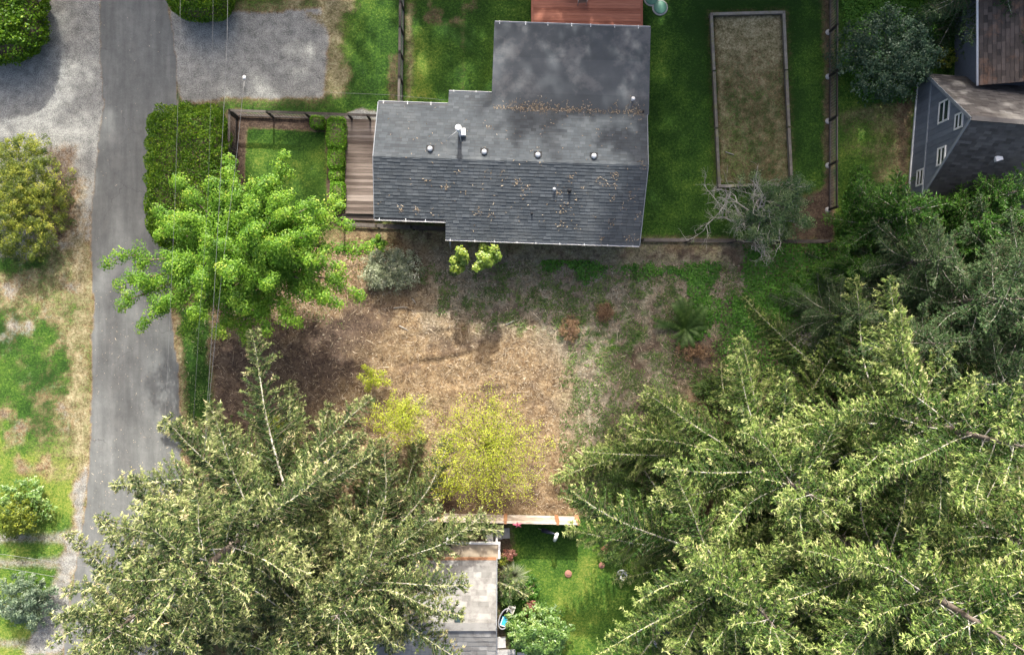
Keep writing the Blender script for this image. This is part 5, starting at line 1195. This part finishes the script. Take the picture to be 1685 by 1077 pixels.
# star ornament hanging behind the board fence
c = G(852, 863, 1.75); st = thing('star_ornament', 'pink star ornament hanging on the board fence', 'ornament', c)
vs = []
for k in range(10):
    r = 0.26 if k % 2 == 0 else 0.10; a = math.pi / 2 + k * math.pi / 5 + 0.2; vs.append((r * math.cos(a), -0.0, r * math.sin(a)))
front = [V((x, y - 0.01, z)) for x, y, z in vs]; b = MB()
tilt = Matrix.Rotation(-0.9, 3, 'X'); pts = [tilt @ p for p in front] + [tilt @ (p + V((0, 0.03, 0))) for p in front] + [tilt @ V((0, -0.06, 0)), tilt @ V((0, 0.08, 0))]
b.add(pts, [(i, (i + 1) % 10, 20) for i in range(10)] + [(10 + i, 21, 10 + (i + 1) % 10) for i in range(10)] + [(i, 10 + i, 10 + (i + 1) % 10, (i + 1) % 10) for i in range(10)])
b.build('star', M_PINK, st, True); MB().tube([(0, 0.0, 0.2), (0, 0.22, 0.32)], 0.008, 5).build('hanger', M_WIRE, st, True)
# folded garden umbrella leaning on the fence
c = G(908, 872, 0.0); um = thing('garden_umbrella', 'navy and white folded umbrella leaning at the board fence', 'umbrella', c)
a_, b_ = V((-0.75, 0.12, 0.05)), V((0.12, 0.18, 1.55))
MB().tube([a_, b_], 0.02, 8).build('pole', M_WHITE, um, True)
MB().tube([a_.lerp(b_, .30), a_.lerp(b_, .55), a_.lerp(b_, .97)], [0.14, 0.11, 0.03], 8).build('folded_canopy', M_NAVY, um, True)
MB().tube([V((0.08, -.22, 1.25)), V((0.14, -.02, 1.45)), V((0.22, 0.22, 1.55))], [0.09, 0.10, 0.08], 10).build('white_sleeve', M_WHITE, um, True)
# paved patch and heat pump by the porch
c = G(826, 878); pv_ = thing('paving_slab', 'grey paving slab by the porch corner', 'paving', c)
for k in range(2): MB().box((k * .42 - .2, 0.0 + k * .05, 0.02), (.40, .55, .07), .05, rnd.random()).build('slab', M_CONC, pv_, True)
c = G(806, 884); hp_ = thing('heat_pump', 'white heat pump box beside the porch roof', 'heat pump', c)
MB().box((0, 0, .42), (.38, .85, .72)).build('casing', M_CREAM, hp_, True)
MB().lathe((0, 0, .78), [(.16, 0), (.16, .02), (.03, .03)], 14).build('fan_grille', M_GREYP, hp_, True)
for s_ in (-.3, .3): MB().box((0, s_, .03), (.4, .08, .06)).build('foot', M_BLACK, hp_, True)
# round planters and shrubs
for (px, py, lab, r) in ((935, 943, 'round terracotta disc in middle of garden lawn', .20), (990, 929, 'round terracotta disc near the fir at garden lawn', .17)):
    d = thing('stepping_disc', lab, 'stepping stone', G(px, py), 'terracotta discs on the lawn')
    MB().lathe((0, 0, 0), [(r, 0), (r, .05), (r * .9, .07), (r * .3, .075)], 16).build('disc', M_TERR, d, True)
    MB().lathe((0, 0, .07), [(r * .5, 0), (r * .45, .02), (r * .2, .025)], 12).build('raised_centre', M_TERR, d, True)
c = G(1022, 942); mp_ = thing('metal_pot', 'shiny metal bucket at edge of garden lawn under fir', 'bucket', c)
MB().lathe((0, 0, 0), [(.20, 0), (.28, .42), (.31, .43), (.31, .46), (.27, .46), (.24, .15), (.02, .14)], 18).build('pot', M_STEEL, mp_, True)
MB().tube([(.3 * math.cos(a), 0.02, .44 + .2 * math.sin(a)) for a in np.linspace(0, math.pi, 9)], .012, 5).build('handle', M_WIRE, mp_, True)
shrub('red_shrub', 'pink red shrub at the porch gutter end', 838, 910, .38, .38, .6, M_REDL, 601, 26, 20, .08, .14)
shrub('red_shrub', 'orange red shrub above the round garden shrub', 874, 1000, .42, .45, .8, M_REDL, 602, 30, 22, .09, .15)
shrub('red_shrub', 'tiny pink shrub by the firs in the garden', 998, 903, .25, .25, .4, M_REDL, 603, 14, 16, .07, .12)
shrub('garden_shrub', 'leafy border plant along the grey roof edge', 836, 972, .55, .9, .7, M_SHRUB, 604, 60, 24, .10, .18)
shrub('garden_shrub', 'bright green low plant right of the border', 866, 968, .75, .8, .6, M_CED, 605, 70, 24, .09, .18)
shrub('garden_shrub', 'yellow green plant beside the pink red shrub', 828, 920, .3, .3, .5, M_GOLD, 606, 20, 20, .09, .13)
shrub('garden_shrub', 'dark plants under fir beside the metal bucket', 1010, 915, .8, .8, .6, M_BRUSH, 607, 60, 22, .10, .2)
def tuft():
    rng = np.random.default_rng(8); root = thing('ornamental_grass', 'spiky ornamental grass beside the grey roof', 'plant', G(846, 944)); n = 340
    a = rng.uniform(0, 6.28, n); r = rng.random(n) * 0.15; lean = rng.uniform(.25, 1.1, n); L = rng.uniform(.6, 1.25, n)
    P0 = np.stack([r * np.cos(a), r * np.sin(a), np.zeros(n)], 1); d1 = np.stack([np.cos(a) * lean * .6, np.sin(a) * lean * .6, np.ones(n)], 1); d2 = np.stack([np.cos(a) * lean * 1.6, np.sin(a) * lean * 1.6, 0.15 * np.ones(n)], 1)
    m1 = P0 + unit(d1) * L[:, None] * .5; t1 = m1 + unit(d2) * L[:, None] * .5; sd_ = np.stack([-np.sin(a), np.cos(a), 0 * a], 1)
    up_ = np.stack([np.cos(a), np.sin(a), 1 + 0 * a], 1); cv = np.clip(rng.normal(.4, .2, n), 0, 1)
    leaf_object('blades', [(leaves((P0 + m1) / 2, m1 - P0, up_, L * .55, .022 * np.ones(n)), cv), (leaves((m1 + t1) / 2, t1 - m1, up_, L * .55, .02 * np.ones(n)), cv)], M_SILV, root)
    MB().lathe((0, 0, 0), [(.16, -.02), (.13, .08), (.03, .12)], 10).build('crown_base', M_TWIG, root, True)
tuft()
# ride-on toy boat-like cart and plastic chair
c = G(831, 1012); rc_ = thing('garden_cart', 'grey rimmed oval cart holding a blue and white tray', 'cart', c, rz=-0.35)
def oval(rx, ry, z): return [V((rx * math.cos(t_), ry * math.sin(t_), z)) for t_ in np.linspace(0, 2 * math.pi, 25)]
MB().tube(oval(.30, .58, .52), .035, 6, cap=False).build('rim', M_GREYP, rc_, True)
b = MB(); o1, o2 = oval(.29, .57, .5)[:-1], oval(.18, .40, .18)[:-1]; b.add(o1 + o2, [(i, (i + 1) % 24, 24 + (i + 1) % 24, 24 + i) for i in range(24)] + [tuple(range(24, 48))]); b.build('tub', M_BLACK, rc_, True)
MB().box((0.02, -.18, .42), (.34, .46, .10)).build('tray', M_BLUEP, rc_, True)
for q in (-.14, .14): MB().box((q + .02, -.18, .485), (.04, .46, .03)).build('tray_edge', M_WHITE, rc_, True)
MB().box((.02, -.40, .485), (.24, .04, .03)).build('tray_edge', M_WHITE, rc_, True)
for sx in (-.2, .2): MB().lathe((sx - .02, -.1, .14), [(.14, 0), (.14, .04), (.04, .05)], 12, axis=(1, 0, 0)).build('wheel', M_BLACK, rc_, True)
MB().tube([(0, .3, .2), (0, .6, .0)], .02, 6).build('leg', M_GREYP, rc_, True)
c = G(841, 997); ch = thing('plastic_chair', 'small cream plastic chair next to the oval cart', 'chair', c, rz=-0.4)
MB().box((0, 0, .36), (.36, .36, .03)).build('seat', M_CREAM, ch, True)
MB().box((0, .19, .58), (.36, .03, .10)).box((-.15, .19, .45), (.05, .03, .17)).box((.15, .19, .45), (.05, .03, .17)).build('backrest', M_CREAM, ch, True)
for sx in (-.15, .15):
    for sy in (-.15, .15): MB().box((sx, sy, .17), (.04, .04, .34)).build('leg', M_CREAM, ch, True)
    MB().box((sx * 1.15, -.02, .52), (.035, .36, .03)).build('armrest', M_CREAM, ch, True)
c = G(832, 1066); pt = thing('garden_path', 'pale stone slabs at bottom edge beside the grey roof', 'path', c)
for k, (dx, dy, w_, h_) in enumerate(((-.25, .35, .5, .6), (.1, -.35, .9, .6), (.9, -.45, .55, .5), (-.45, -.3, .22, .5))): MB().box((dx, dy, .02), (w_, h_, .08), rnd.uniform(-.05, .05), rnd.random()).build('slab', M_CONC, pt, True)
c = G(1105, 1036); tp_ = thing('trampoline', 'dark blue trampoline edge under the firs at garden bottom', 'trampoline', c)
ring = [V((1.1 * math.cos(t_), 1.1 * math.sin(t_), .5)) for t_ in np.linspace(0, 2 * math.pi, 33)]
MB().tube(ring, .09, 6, cap=False).build('pad', M_GREYP, tp_, True); MB().lathe((0, 0, .47), [(1.05, 0), (1.05, .015), (.1, .01)], 24).build('mat', M_NAVY, tp_, True)
for k in range(6): MB().tube([ring[k * 5], ring[k * 5] - V((0, 0, .5))], .03, 6).build('leg', M_STEEL, tp_, True)
# red rhododendron head showing between the spruces
shrub('rhododendron', 'crimson flower head between spruces at the bottom edge', 489, 1072, .28, .3, 3.4, M_REDP, 608, 24, 18, .10, .13, wood=M_TWIG)
# pale debris: wood pieces on the lot
for k, (px, py, L, a, lab) in enumerate(((660, 506, .8, .05, 'grey stick lying right of silvery shrub on the lot'), (681, 495, .35, -.9, 'short grey stick beside the longer one on the lot'), (665, 540, .6, -.5, 'slanting grey stick on the shaded brown ground'), (842, 530, .7, .4, 'thin stick on weeds above the sunlit ground'))):
    p = G(px, py); p.z = hz(p) + .06; d = V((math.cos(a), math.sin(a), 0)) * L / 2
    s_ = thing('fallen_stick', lab, 'stick', p, 'sticks on the lot')
    MB().tube([-d, V((0, .02, .02)), d], [.03, .026, .012], 6).build('stem', M_LICH, s_, True)
    MB().tube([V((0, .02, .02)), d * .5 + V((.0, .12, .05))], [.014, .006], 5).build('side_twig', M_LICH, s_, True)
